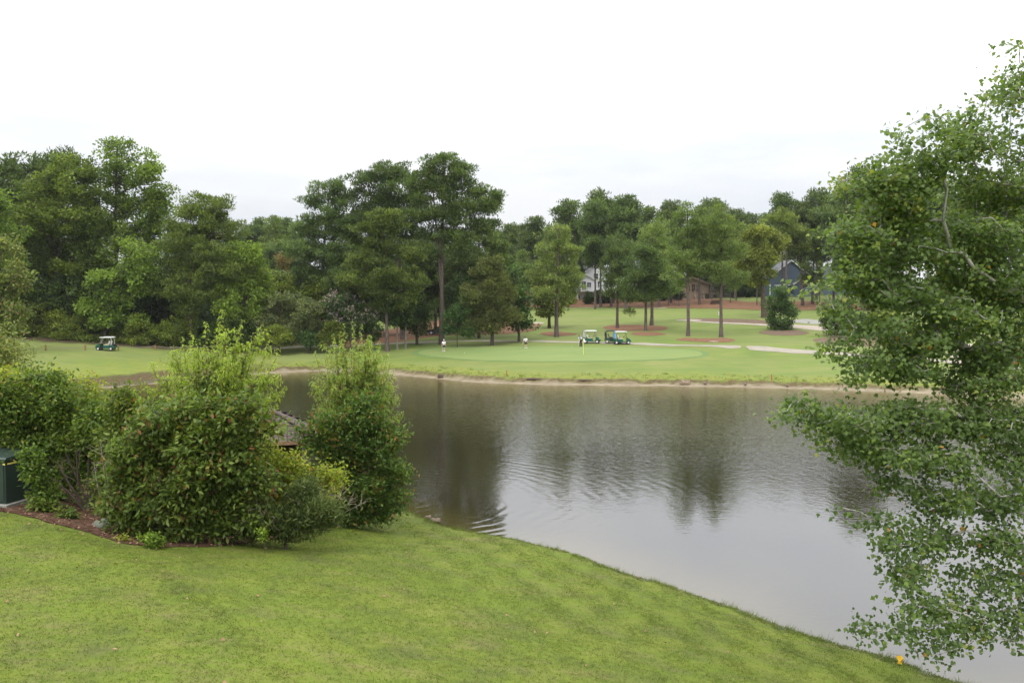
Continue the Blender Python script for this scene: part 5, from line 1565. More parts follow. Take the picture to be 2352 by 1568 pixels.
# ------------------------------------------------------------------ paints and plain materials
def paint(name, c, rough=.45, spec=.4, **k):
    return surf(name, c, tuple(x * .9 for x in c), 2.5, rough, 0, spec=spec, **k)


M['white'] = paint('white_paint', (.70, .70, .69))
M['cream'] = paint('cream_vinyl', (.72, .66, .52), .6)
M['teal'] = paint('dark_green_body_paint', (.012, .085, .062), .25, .5)
M['darkgreen'] = paint('blackish_green_paint', (.012, .045, .035), .25, .5)
M['black'] = paint('black_plastic', (.02, .02, .022), .5)
M['rubber'] = paint('tyre_rubber', (.025, .025, .025), .85, .2)
M['rim'] = paint('silver_rim', (.62, .62, .63), .35)
M['steel'] = paint('grey_metal', (.35, .36, .37), .35)
M['skin'] = paint('skin', (.55, .33, .24), .6)
M['shirtw'] = paint('white_cloth', (.80, .80, .82), .85, .1)
M['shirtb'] = paint('blue_cloth', (.06, .17, .38), .85, .1)
M['shirtg'] = paint('green_cloth', (.03, .16, .11), .85, .1)
M['navy'] = paint('navy_cloth', (.025, .035, .085), .85, .1)
M['charcoal'] = paint('charcoal_cloth', (.045, .045, .055), .85, .1)
M['khaki'] = paint('khaki_cloth', (.52, .42, .30), .85, .1)
M['bagblue'] = paint('sky_blue_nylon', (.10, .33, .68), .5)
M['bagdark'] = paint('dark_nylon', (.03, .035, .05), .6)
M['wood'] = surf('weathered_wood', (.33, .21, .12), (.20, .12, .07), 6, .85, .3, 20)
M['orange_wood'] = surf('orange_stained_wood', (.30, .15, .075), (.20, .10, .05), 6, .85)
M['redstake'] = surf('faded_red_stake', (.36, .15, .08), (.28, .11, .06), 6, .8)
M['rope'] = surf('grey_rope', (.30, .26, .20), (.2, .17, .13), 20, .95)
M['yellow'] = paint('yellow_pole', (.80, .68, .16), .5)


def glass_mat(name, c=(.03, .04, .045)):
    m, t, o = new_mat(name)
    b = N(t, 'ShaderNodeBsdfPrincipled', Roughness=.06)
    b.inputs['Base Color'].default_value = (*c, 1)
    b.inputs['Specular IOR Level'].default_value = .6
    L(t, b.outputs[0], o.inputs[0])
    return m


M['pane'] = glass_mat('window_glass')


def clear_mat():
    m, t, o = new_mat('clear_windshield')
    b = N(t, 'ShaderNodeBsdfPrincipled', Roughness=.08)
    b.inputs['Base Color'].default_value = (.75, .8, .8, 1)
    tr = t.nodes.new('ShaderNodeBsdfTransparent')
    mx = N(t, 'ShaderNodeMixShader'); mx.inputs[0].default_value = .35
    L(t, tr.outputs[0], mx.inputs[1]); L(t, b.outputs[0], mx.inputs[2]); L(t, mx.outputs[0], o.inputs[0])
    return m


M['clear'] = clear_mat()

# ------------------------------------------------------------------ people
def skin_body(name, verts, edges, radii, mat, parent, sub=1):
    me_ = bpy.data.meshes.new(name)
    me_.from_pydata([tuple(v) for v in verts], edges, [])
    o = bpy.data.objects.new(name, me_); COL.objects.link(o)
    md = o.modifiers.new('s', 'SKIN')
    for i, r in enumerate(radii):
        rr = r if isinstance(r, tuple) else (r, r)
        me_.skin_vertices[0].data[i].radius = rr
    me_.skin_vertices[0].data[0].use_root = True
    md.use_smooth_shade = True
    s2 = o.modifiers.new('u', 'SUBSURF'); s2.levels = sub; s2.render_levels = sub
    dg = bpy.context.evaluated_depsgraph_get()
    nm = bpy.data.meshes.new_from_object(o.evaluated_get(dg))
    o.modifiers.clear()
    o.data = nm
    nm.materials.clear(); nm.materials.append(mat)
    nm.polygons.foreach_set('use_smooth', np.ones(len(nm.polygons), bool))
    bpy.data.meshes.remove(me_)
    o.parent = parent
    return o


def person(label, loc, rz, pose, shirt, trousers, cap=None, shorts=True, club=None, hair=(.10, .07, .05), sleeves=None):
    root = empty('person', loc, label, 'person', rz=rz)
    J = pose
    # body (skin): legs, torso, neck, head, arms
    names = ['pelvis', 'chest', 'neck', 'head', 'crown', 'hl', 'kl', 'al', 'tl', 'hr', 'kr', 'ar', 'tr', 'sl', 'el', 'wl', 'fl', 'sr', 'er', 'wr', 'fr']
    rad_ = [(.14, .11), (.165, .11), .052, .078, .085, .085, .058, .042, .035, .085, .058, .042, .035, .055, .042, .03, .035, .055, .042, .03, .035]
    ix = {n_: i for i, n_ in enumerate(names)}
    ed = [('pelvis', 'chest'), ('chest', 'neck'), ('neck', 'head'), ('head', 'crown'), ('pelvis', 'hl'), ('hl', 'kl'), ('kl', 'al'), ('al', 'tl'), ('pelvis', 'hr'), ('hr', 'kr'), ('kr', 'ar'), ('ar', 'tr'),
          ('chest', 'sl'), ('sl', 'el'), ('el', 'wl'), ('wl', 'fl'), ('chest', 'sr'), ('sr', 'er'), ('er', 'wr'), ('wr', 'fr')]
    V_ = [Vector(J[n_]) for n_ in names]
    skin_body('body', V_, [(ix[a], ix[b]) for a, b in ed], rad_, M['skin'], root)
    mid = lambda a, b, t: Vector(J[a]).lerp(Vector(J[b]), t)
    # shirt
    sv = [Vector(J['pelvis']) + Vector((0, 0, -.05)), mid('pelvis', 'chest', .5), Vector(J['chest']), Vector(J['chest']).lerp(Vector(J['neck']), .55), Vector(J['sl']), mid('sl', 'el', .85), Vector(J['sr']), mid('sr', 'er', .85)]
    skin_body('shirt', sv, [(0, 1), (1, 2), (2, 3), (2, 4), (4, 5), (2, 6), (6, 7)], [(.165, .135), (.165, .14), (.19, .135), .08, .078, .07, .078, .07], shirt, root)
    if sleeves:
        for a, b in (('sl', 'el'), ('sr', 'er')):
            mb = MB(); mb.tube([mid(a, b, .25), mid(a, b, .95)], [.086, .078], 8); mb.build('sleeve', sleeves, root, True)
    # shorts or trousers
    f = .92 if shorts else 1.0
    tv = [Vector(J['pelvis']) + Vector((0, 0, .06)), Vector(J['hl']), Vector(J['kl']) if not shorts else mid('hl', 'kl', f), Vector(J['hr']), Vector(J['kr']) if not shorts else mid('hr', 'kr', f)]
    te = [(0, 1), (1, 2), (0, 3), (3, 4)]; tr_ = [(.165, .14), .105, .085, .105, .085]
    if not shorts:
        tv += [mid('kl', 'al', .97), mid('kr', 'ar', .97)]; te += [(2, 5), (4, 6)]; tr_ += [.07, .07]
    skin_body('shorts' if shorts else 'trousers', tv, te, tr_, trousers, root)
    for a, t_ in (('al', 'tl'), ('ar', 'tr')):
        mb = MB(); A = Vector(J[a]); T_ = Vector(J[t_])
        mb.tube([A + Vector((0, 0, -.01)) - (T_ - A) * .35, A.lerp(T_, .5) + Vector((0, 0, .0)), T_ + (T_ - A) * .15], [.05, .055, .04], 8)
        mb.build('shoe', M['white'] if shorts else M['black'], root, True)
    h = Vector(J['crown'])
    fwd = (Vector(J['head']) - Vector(J['neck'])); 
    mb = MB()
    if cap:
        mb.ball(h + Vector((0, 0, .025)), .108, 10, 6, (1, 1.1, .82))
        mb.box(h + Vector((0, -.13, -.005)), (.14, .13, .02), 0)
        mb.build('cap', cap, root, True)
    else:
        mb.ball(h + Vector((0, .02, .02)), .104, 10, 6, (1, 1.05, .95)); mb.build('hair', paint('hair', hair, .8), root, True)
    mb = MB(); hd = Vector(J['head'])
    mb.ball(hd + Vector((0, -.085, -.01)), .016, 6, 4, (1, 1.3, 1.6))
    mb.ball(hd + Vector((.085, 0, 0)), .022, 6, 4, (.5, 1, 1.5)); mb.ball(hd + Vector((-.085, 0, 0)), .022, 6, 4, (.5, 1, 1.5))
    mb.build('face', M['skin'], root, True)
    for a, b in (('wl', 'fl'), ('wr', 'fr')):           # fingers
        mb = MB(); A = Vector(J[a]); B = Vector(J[b]); d = (B - A).normalized()
        sd_ = d.cross(Vector((0, 1, .1))).normalized()
        for q in range(4):
            o_ = B + sd_ * (.018 * (q - 1.5))
            mb.tube([o_, o_ + d * .035, o_ + d * .055 + Vector((0, .02, 0))], [.009, .008, .006], 5)
        mb.tube([A.lerp(B, .5) + sd_ * .03, B + sd_ * .045], [.011, .008], 5)
        mb.build('fingers', M['skin'], root, True)
    return root


def putter(label, p_top, p_bot, parent_loc=None):
    root = empty('putter', p_bot, label, 'golf club')
    d = Vector(p_top) - Vector(p_bot)
    mb = MB(); mb.tube([(0, 0, .02), tuple(d * .75)], .012, 6); mb.build('shaft', M['steel'], root)
    mb = MB(); mb.tube([tuple(d * .72), tuple(d)], .02, 6); mb.build('grip', M['white'], root)
    mb = MB(); mb.box((.03, 0, .015), (.12, .05, .03)); mb.build('head', M['steel'], root)


POSE_FRONT = dict(pelvis=(0, 0, .93), chest=(0, -.03, 1.30), neck=(0, -.08, 1.46), head=(0, -.14, 1.56), crown=(0, -.13, 1.64), hl=(.10, 0, .88), kl=(.11, -.02, .50), al=(.11, 0, .09), tl=(.12, -.17, .04),
                  hr=(-.10, 0, .88), kr=(-.12, -.02, .50), ar=(-.12, 0, .09), tr=(-.13, -.17, .04), sl=(.19, -.03, 1.36), el=(.26, -.05, 1.10), wl=(.22, -.12, .90), fl=(.20, -.15, .83),
                  sr=(-.19, -.03, 1.36), er=(-.26, -.06, 1.10), wr=(-.24, -.18, .93), fr=(-.24, -.24, .88))
POSE_BEND = dict(pelvis=(0, .06, .93), chest=(0, -.10, 1.26), neck=(0, -.22, 1.40), head=(0, -.33, 1.44), crown=(0, -.38, 1.52), hl=(.11, .05, .88), kl=(.12, -.02, .50), al=(.13, .02, .09), tl=(.14, -.16, .04),
                 hr=(-.11, .05, .88), kr=(-.12, -.02, .50), ar=(-.13, .02, .09), tr=(-.14, -.16, .04), sl=(.18, -.14, 1.31), el=(.20, -.20, 1.06), wl=(.05, -.30, .88), fl=(.02, -.33, .82),
                 sr=(-.18, -.14, 1.31), er=(-.18, -.22, 1.06), wr=(-.04, -.31, .92), fr=(-.01, -.34, .86))
POSE_LEAN = dict(POSE_FRONT, chest=(-.05, -.08, 1.29), neck=(-.07, -.14, 1.44), head=(-.08, -.22, 1.52), crown=(-.08, -.23, 1.60), tl=(.16, -.15, .04), al=(.14, .02, .09), kl=(.12, -.05, .50),
                 sl=(.13, -.10, 1.36), sr=(-.23, -.06, 1.33), er=(-.30, -.12, 1.08), wr=(-.33, -.2, .90), fr=(-.34, -.25, .84), el=(.22, -.05, 1.12), wl=(.20, -.02, .92), fl=(.19, -.02, .84))


def wpt(loc, rz, p):
    return Vector(loc) + Matrix.Rotation(rz, 3, 'Z') @ Vector(p)


g1 = ground(1019.5, 806.5)
person('golfer in white cap and white shirt with navy shorts', g1, .1, POSE_FRONT, M['shirtw'], M['navy'], M['white'])
putter('putter held beside the leg of the white capped golfer', wpt(g1, .1, (-.24, -.26, .90)), wpt(g1, .1, (-.30, -.22, 0)))
g2 = ground(1208, 800)
person('golfer in grey cap and white shirt leaning on a putter', g2, -.3, POSE_LEAN, M['shirtw'], M['charcoal'], M['charcoal'])
putter('putter angled out from the leaning golfer', wpt(g2, -.3, (-.34, -.27, .88)), wpt(g2, -.3, (-.66, -.35, 0)))
g3 = ground(1334, 795.5)
person('golfer in blue shirt and black trousers bending over a putt', g3, -.75, POSE_BEND, M['shirtb'], M['black'], None, False, sleeves=M['shirtw'], hair=(.10, .07, .05))
putter('putter in the hands of the bending golfer', wpt(g3, -.75, (0, -.34, .92)), wpt(g3, -.75, (0, -.62, 0)))

# flag, balls, stakes
fp = ground(1340, 815)
r_ = empty('golf_flag', fp, 'thin yellow flagstick standing in the putting green', 'flagstick')
mb = MB(); mb.tube([(0, 0, -.1), (0, 0, 2.15)], .022, 8); mb.build('pole', M['yellow'], r_)
mb = MB(); fl_ = [(0, 2.13), (.10, 2.10), (.16, 1.98), (.20, 1.75), (.15, 1.60), (.08, 1.66), (0, 1.82)]
mb.prism(fl_, 'y', -.012, .012); mb.build('flag', M['shirtw'], r_)
for px_, py_, lb in [(1067, 811.5, 'white golf ball lying on the left of the green'), (1314, 796.8, 'white golf ball near the bending golfer')]:
    b_ = ground(px_, py_); mb = MB(); mb.ball((0, 0, .035), .035, 10, 6)
    o = tag(mb.build('golf_ball', M['white'], None, True), lb, 'golf ball'); o.location = b_ + np.array([0, 0, .02])
for px_, py_, lb in [(1164, 863, 'faded red stake on the bank below the green'), (1772, 873, 'thin red stake near the right end of the bank')]:
    b_ = ground(px_, py_); mb = MB(); mb.box((0, 0, .28), (.11, .11, .75), .3, taper=.8)
    o = tag(mb.build('hazard_stake', M['redstake']), lb, 'stake', 'red stakes on the pond bank'); o.location = b_
for px_, py_, lb in [(1651, 724, 'small white marker post on the far fairway')]:
    b_ = ground(px_, py_); mb = MB(); mb.box((0, 0, .35), (.12, .12, .8), 0, taper=.9)
    o = tag(mb.build('marker_post', M['white']), lb, 'marker'); o.location = b_

# rope fence at the wood edge
root = empty('rope_fence', ground(356, 802), 'low rope fence with orange wooden posts along the wood', 'fence')
rl = Vector(root.location)
posts = [Vector(ground(x, y)) - rl for x, y in [(105, 805), (196, 804.5), (272, 804), (356, 803.5), (437, 803), (515, 802), (586, 801.5), (640, 801)]]
for i, p in enumerate(posts):
    mb = MB(); mb.box((0, 0, .32), (.17, .17, .80), .2 * i, taper=.92); o = mb.build('post', M['orange_wood'], root); o.location = p
    if i:
        a, b_ = posts[i - 1] + Vector((0, 0, .55)), p + Vector((0, 0, .55))
        mb = MB(); mb.tube([a.lerp(b_, t) - Vector((0, 0, .9 * t * (1 - t))) for t in np.linspace(0, 1, 9)], .03, 5); mb.build('rope', M['rope'], root)

# ------------------------------------------------------------------ golf carts
def wheel(parent, loc, r=.23, w_=.17):
    mb = MB()
    prof = [(-w_ / 2, r * .62), (-w_ / 2, r * .92), (-w_ * .35, r), (w_ * .35, r), (w_ / 2, r * .92), (w_ / 2, r * .62)]
    n = 16; vs = []; fs = []
    for i in range(n):
        a = 2 * math.pi * i / n
        for (y, q) in prof: vs.append((q * math.cos(a), y, q * math.sin(a)))
    k = len(prof)
    for i in range(n):
        for j in range(k):
            fs.append((i * k + j, i * k + (j + 1) % k, ((i + 1) % n) * k + (j + 1) % k, ((i + 1) % n) * k + j))
    mb.add(vs, fs)
    t = mb.build('wheel', M['rubber'], parent, True); t.location = loc
    mb = MB(); mb.tube([(0, -w_ * .42, 0), (0, w_ * .42, 0)], r * .64, 14); mb.tube([(0, -w_ * .5, 0), (0, w_ * .5, 0)], r * .2, 8)
    mb.build('rim', M['rim'], t, False)
    return t


def golf_cart(label, loc, rz, body, roofm, seatm, windshield=True, bags=(), group='golf carts'):
    """front towards +x; origin on the ground"""
    R = empty('golf_cart', loc, label, 'golf cart', group, rz)
    # rear body: wheel arch profile
    def arch(cx, r, n=7, z0=.23):
        return [(cx + r * math.cos(math.pi * (1 - i / (n - 1))), z0 + r * math.sin(math.pi * (1 - i / (n - 1)))) for i in range(n)]
    mb = MB()
    prof = [(-1.22, .34)] + [(-1.16, .34)] + [(x, z) for x, z in arch(-.82, .30)][1:-1] + [(-.50, .27), (.12, .27), (.12, .62), (-.05, .66), (-.42, .68), (-.70, .74), (-1.05, .70), (-1.22, .58)]
    mb.prism(prof, 'y', -.60, .60); mb.build('rear_body', body, R)
    mb = MB(); mb.box((.32, 0, .27), (1.35, 1.10, .07)); mb.build('floor', M['black'], R)
    mb = MB()
    prof = [(.62, .30)] + [(.66, .36)] + arch(.86, .27)[1:-1] + [(1.20, .34), (1.24, .46), (1.16, .62), (1.00, .74), (.78, .86), (.66, .88), (.60, .60)]
    mb.prism(prof, 'y', -.56, .56); mb.build('front_cowl', body, R)
    mb = MB(); mb.box((1.24, 0, .36), (.07, .9, .12)); mb.build('bumper', M['black'], R)
    for s_ in (-1, 1):
        mb = MB(); mb.box((1.13, s_ * .38, .60), (.10, .20, .09), 0, .5); mb.build('headlight', M['white'], R)
        for x in (-.82, .86): wheel(R, (x, s_ * .52, .23))
        mb = MB(); mb.tube([(.68, s_ * .50, .86), (.44, s_ * .50, 1.70)], .022, 6); mb.build('roof_post', M['black'], R)
        mb = MB(); mb.tube([(-.88, s_ * .48, .70), (-.92, s_ * .48, 1.30), (-.80, s_ * .48, 1.74)], .032, 6); mb.build('roof_post', roofm if roofm != M['black'] else M['black'], R)
        mb = MB(); mb.tube([(-.48, s_ * .55, .78), (-.30, s_ * .55, .90), (-.12, s_ * .55, .80)], .02, 6); mb.build('hip_rail', M['black'], R)
    mb = MB(); mb.prism([(-1.02, 1.70), (.62, 1.70), (.68, 1.74), (.60, 1.80), (.3, 1.83), (-.8, 1.83), (-1.03, 1.79)], 'y', -.60, .60); mb.build('roof', roofm, R)
    mb = MB(); mb.box((-.28, 0, .76), (.52, 1.06, .14), bev=.03); mb.build('seat', seatm, R)
    for s_ in (-.27, .27):
        mb = MB(); mb.box((-.60, s_, 1.06), (.12, .48, .44), 0, -.22, bev=.03); mb.build('seat_back', seatm, R)
    mb = MB(); mb.tube([(-.72, -.5, .72), (-.76, -.5, 1.3), (-.76, .5, 1.3), (-.72, .5, .72)], .02, 6); mb.build('back_frame', M['black'], R)
    mb = MB(); mb.box((-1.05, 0, .74), (.34, .95, .10)); mb.build('bag_well', M['black'], R)
    mb = MB(); mb.tube([(.60, .25, .70), (.30, .25, 1.02)], .018, 6)
    th = Vector((-.68, 0, .73)).normalized(); u = th.cross(Vector((0, 1, 0))).normalized()
    c = Vector((.28, .25, 1.04)); ring = [c + (u * math.cos(a) + Vector((0, 1, 0)) * math.sin(a)) * .17 for a in np.linspace(0, 2 * math.pi, 15)]
    mb.tube(ring, .018, 5, cap=False); mb.build('steering_wheel', M['black'], R)
    mb = MB(); mb.prism([(.66, .86), (.69, .86), (.58, 1.26), (.55, 1.26)], 'y', -.50, .50)
    if windshield:
        mb.prism([(.55, 1.28), (.58, 1.28), (.46, 1.68), (.43, 1.68)], 'y', -.50, .50)
        mb.build('windshield', M['clear'], R)
    for i, (bm_, y) in enumerate(bags):
        Bg = empty('golf_bag', Vector(loc) + Matrix.Rotation(rz, 3, 'Z') @ Vector((-1.06, y, .74)), bm_[1], 'golf bag', 'golf bags on the carts', rz)
        mb = MB(); mb.tube([(0, 0, .05), (.02, 0, .5), (-.04, 0, .88)], [.11, .13, .12], 10); mb.build('body', bm_[0], Bg)
        mb = MB(); mb.box((-.12, 0, .42), (.10, .2, .4), bev=.02); mb.build('pocket', bm_[0], Bg)
        for q in range(4):
            mb = MB(); x0 = .05 * math.cos(q * 1.6); y0 = .05 * math.sin(q * 1.6)
            mb.tube([(x0 - .04, y0, .85), (x0 * 1.8 - .06, y0 * 2, 1.06)], .008, 4); mb.ball((x0 * 1.8 - .06, y0 * 2, 1.08), .035, 6, 4, (1, 1.4, .8)); mb.build('club', M['steel'] if q % 2 else M['black'], Bg)
    return R


lo = lambda px, py: ground(px, py) + np.array([0, 0, .03])
cA = lo(244, 804.5)
golf_cart('green golf cart with white roof being driven by the left wood', cA, math.pi + .05, M['teal'], M['white'], M['cream'], True)
P_SIT = dict(pelvis=(0, .0, .93), chest=(0, -.04, 1.30), neck=(0, -.06, 1.46), head=(0, -.10, 1.56), crown=(0, -.09, 1.64), hl=(.10, -.04, .90), kl=(.12, -.46, .88), al=(.12, -.60, .44), tl=(.12, -.76, .42),
             hr=(-.10, -.04, .90), kr=(-.12, -.46, .88), ar=(-.12, -.58, .44), tr=(-.12, -.74, .42), sl=(.19, -.04, 1.36), el=(.22, -.26, 1.18), wl=(.10, -.48, 1.12), fl=(.07, -.56, 1.12),
             sr=(-.19, -.04, 1.36), er=(-.22, -.26, 1.18), wr=(-.08, -.48, 1.12), fr=(-.05, -.56, 1.12))
P_SIT = {k: (v[0], v[1], v[2] - .04) for k, v in P_SIT.items()}
# facing the cart's front: local -y -> cart +x
sit = person('driver in green shirt khaki trousers and white cap in the cart', Vector(cA) + Matrix.Rotation(math.pi + .05, 3, 'Z') @ Vector((-.30, -.25, .0)), math.pi + .05 + math.pi / 2, P_SIT, M['shirtg'], M['khaki'], M['white'], False)
golf_cart('green golf cart with white roof and cream seats next to the bending golfer', lo(1359, 788), -.22, M['teal'], M['white'], M['cream'], True,
          bags=[((paint('grey_nylon', (.42, .43, .44), .6), 'pale golf bag on the back of the cart nearest the golfer'), -.2)])
golf_cart('dark green golf cart with black roof parked behind another', lo(1408, 788), -.12, M['darkgreen'], M['black'], M['charcoal'], False,
          bags=[((M['bagdark'], 'dark golf bag on the black roofed cart'), .2)])
golf_cart('green golf cart with white roof in front of the black roofed one', lo(1428.5, 790.2), -.02, M['teal'], M['white'], M['cream'], False,
          bags=[((M['bagblue'], 'bright blue golf bag between the two parked carts'), -.22), ((M['bagdark'], 'black golf bag behind the bright blue one'), .22)])

# ------------------------------------------------------------------ parked car
def car(label, loc, rz):
    R = empty('car', loc, label, 'car', None, rz)
    bodym = paint('dark_car_paint', (.018, .018, .024), .15, .7)
    mb = MB()
    low_ = [(-2.25, .35), (-1.95, .28), (-1.75, .28), (-1.72, .45), (-1.55, .62), (-1.32, .66), (-1.08, .60), (-.95, .45), (-.92, .28), (.92, .28), (.95, .45), (1.1, .60), (1.34, .66), (1.58, .60), (1.72, .45), (1.75, .28), (2.1, .3), (2.3, .42),
            (2.28, .70), (2.0, .84), (1.2, .95), (.8, .98), (-1.5, 1.0), (-2.1, .98), (-2.3, .85)]
    mb.prism(low_, 'y', -.88, .88); mb.build('body', bodym, R)
    mb = MB(); mb.prism([(-1.75, .99), (1.0, .96), (.35, 1.36), (-.2, 1.43), (-.9, 1.40)], 'y', -.74, .74); mb.build('cabin_glass', M['pane'], R)
    mb = MB(); mb.prism([(.32, 1.37), (-.2, 1.45), (-.9, 1.42), (-1.0, 1.38), (-.2, 1.41), (.3, 1.34)], 'y', -.76, .76); mb.build('roof', bodym, R)
    for s_ in (-1, 1):
        mb = MB(); mb.tube([(1.0, s_ * .76, .96), (.35, s_ * .74, 1.37)], .035, 5); mb.tube([(-.2, s_ * .76, .98), (-.2, s_ * .74, 1.42)], .04, 5); mb.tube([(-1.7, s_ * .76, .99), (-.95, s_ * .74, 1.40)], .06, 5); mb.build('pillar', bodym, R)
        for x in (-1.33, 1.33): wheel(R, (x, s_ * .80, .33), .33, .2)
        mb = MB(); mb.box((2.2, s_ * .62, .68), (.16, .34, .12)); mb.build('headlight', M['white'], R)
        mb = MB(); mb.box((.75, s_ * .95, 1.0), (.16, .14, .1), bev=.02); mb.build('mirror', bodym, R)
    return R


cc = ground(1012, 748); cc[1] = 148; cc[2] = gz(cc[0], 148)
car('dark parked car half hidden behind the grove', cc + np.array([1.2, 0, .03]), math.pi - .1)

# ------------------------------------------------------------------ pond edge details
def lump(name, label, cat, px, py, sc, mat, seed, rz=0.0, y0=9.0, group=None):
    rng = np.random.default_rng(seed)
    mb = MB(); mb.ball((0, 0, 0), 1.0, 12, 8)
    V_ = np.array(mb.v); nn = V_ / (np.linalg.norm(V_, axis=1, keepdims=True) + 1e-9)
    amp = .18 * np.sin(nn[:, 0] * 5 + seed) + .15 * np.sin(nn[:, 1] * 7 + 2 * seed) + .12 * np.sin(nn[:, 2] * 6 + nn[:, 0] * 4)
    mb.v = [tuple(v) for v in (V_ * (1 + amp[:, None]) * np.array(sc))]
    o = mb.build(name, mat, None, True); g = ground(px, py, y0) if py < 900 or px < 400 else at_z(px, py, .12)
    o.location = (g[0], g[1], max(g[2], 0) + sc[2] * .2); o.rotation_euler = (0, 0, rz)
    return tag(o, label, cat, group)


M['rock'] = surf('brown_rock', (.22, .16, .12), (.10, .075, .055), 4, .9, .6, 10)
M['wetwood'] = surf('wet_dark_wood', (.10, .065, .04), (.045, .03, .02), 5, .8, .5, 12)
M['greyrock'] = surf('mossy_grey_rock', (.16, .17, .14), (.08, .09, .06), 5, .9, .6, 10)
lump('stump', 'dark rotten stump standing in the water at far bank', 'stump', 1011, 868, (.38, .3, .45), M['wetwood'], 3)
lump('stump', 'pale tangle of roots on the right part of bank', 'stump', 1573, 882, (.55, .3, .35), surf('pale_root', (.26, .19, .13), (.12, .09, .06), 6, .9, .6), 4)
for px_, py_, lb in [(1230, 873, 'dark flat log lying on the far bank sand'), (1347, 876, 'second dark log further right on bank sand')]:
    b_ = ground(px_, py_); mb = MB(); mb.tube([(-1.0, 0, .08), (-.3, .05, .12), (.4, -.03, .1), (1.05, .04, .07)], [.12, .16, .15, .09], 8)
    o = tag(mb.build('log', M['wetwood'], None, True), lb, 'log', 'logs on the far bank'); o.location = b_
lump('rock', 'brown rounded rock at the tip of the near bank', 'rock', 1000, 1196, (.22, .16, .10), M['rock'], 5)
lump('rock', 'small brown rock beside the rounded one at the bank', 'rock', 984, 1188, (.14, .1, .07), M['rock'], 6)
lump('rock', 'mossy grey rock at the foot of the big laurel', 'rock', 236, 1210, (.24, .2, .17), M['greyrock'], 7)
for i, (px_, py_, lb) in enumerate([(1620, 884, 'brown duck standing nearest the pale roots'), (1712, 886, 'brown duck in the middle of the bank'), (1808, 889, 'brown duck farthest right on bank')]):
    b_ = ground(px_, py_)
    r_ = empty('duck', b_, lb, 'duck', 'ducks on the far bank', .4 * i)
    dk = paint('duck_brown', (.16, .11, .08), .8); 
    mb = MB(); mb.ball((0, 0, .20), .13, 10, 7, (1.7, 1, .85)); mb.tube([(.14, 0, .24), (.22, 0, .34), (.24, 0, .42)], [.06, .045, .04], 8); mb.ball((.26, 0, .44), .055, 8, 6, (1.1, .9, .9))
    mb.tube([(-.18, 0, .22), (-.32, 0, .26)], [.06, .015], 6); mb.build('body', dk, r_, True)
    mb = MB(); mb.box((.34, 0, .43), (.09, .04, .02)); mb.build('beak', M['yellow'], r_)
    for s_ in (-1, 1):
        mb = MB(); mb.tube([(0, s_ * .04, .12), (0, s_ * .05, .02)], .012, 5); mb.box((.03, s_ * .05, .0), (.08, .05, .01)); mb.build('leg', M['orange_wood'], r_)

# ------------------------------------------------------------------ transformer cabinet
def cabinet():
    g = ground(14, 1164)
    R = empty('utility_cabinet', g, 'dark green metal utility cabinet at the left frame edge', 'utility cabinet', None, .0)
    gm = paint('cabinet_green', (.024, .040, .030), .42, .4)
    R.rotation_euler = (0, 0, rad(-12))
    W_, D_, H_ = 1.8, 1.15, 1.42
    x0, y0 = -W_ / 2, D_ / 2         # right front corner at origin
    mb = MB(); mb.box((x0, y0, .02), (W_ + .3, D_ + .3, .12)); mb.build('concrete_pad', M['gravel'], R)
    mb = MB(); mb.box((x0, y0, .08 + H_ * .45), (W_, D_, H_ * .9), bev=.012); mb.build('box', gm, R)
    for s_ in (-1, 1):
        mb = MB(); mb.box((x0 + s_ * W_ * .245, y0 - D_ / 2 - .012, .68), (W_ * .46, .025, 1.05), bev=.006); mb.build('door', gm, R)
    mb = MB(); mb.box((x0 + .06, y0 - D_ / 2 - .035, .70), (.05, .03, .20), bev=.005); mb.build('handle', M['black'], R)
    mb = MB(); hz = .08 + H_ * .9
    mb.prism([(y0 - D_ / 2 - .07, hz - .03), (y0 + D_ / 2 + .07, hz - .03), (y0 + D_ / 2 + .07, hz + .10), (y0 - D_ / 2 - .02, hz + .05), (y0 - D_ / 2 - .07, hz + .01)], 'x', -W_ - .07, .07); mb.build('lid', gm, R)
    mb = MB(); mb.box((.003, y0 - .33, .08 + H_ * .80), (.006, .34, .045)); mb.build('warning_strip', M['yellow'], R)
    mb = MB(); mb.box((-.04, y0 - D_ / 2 - .003, .08 + H_ * .80), (.08, .006, .045)); mb.build('warning_strip', M['yellow'], R)


cabinet()

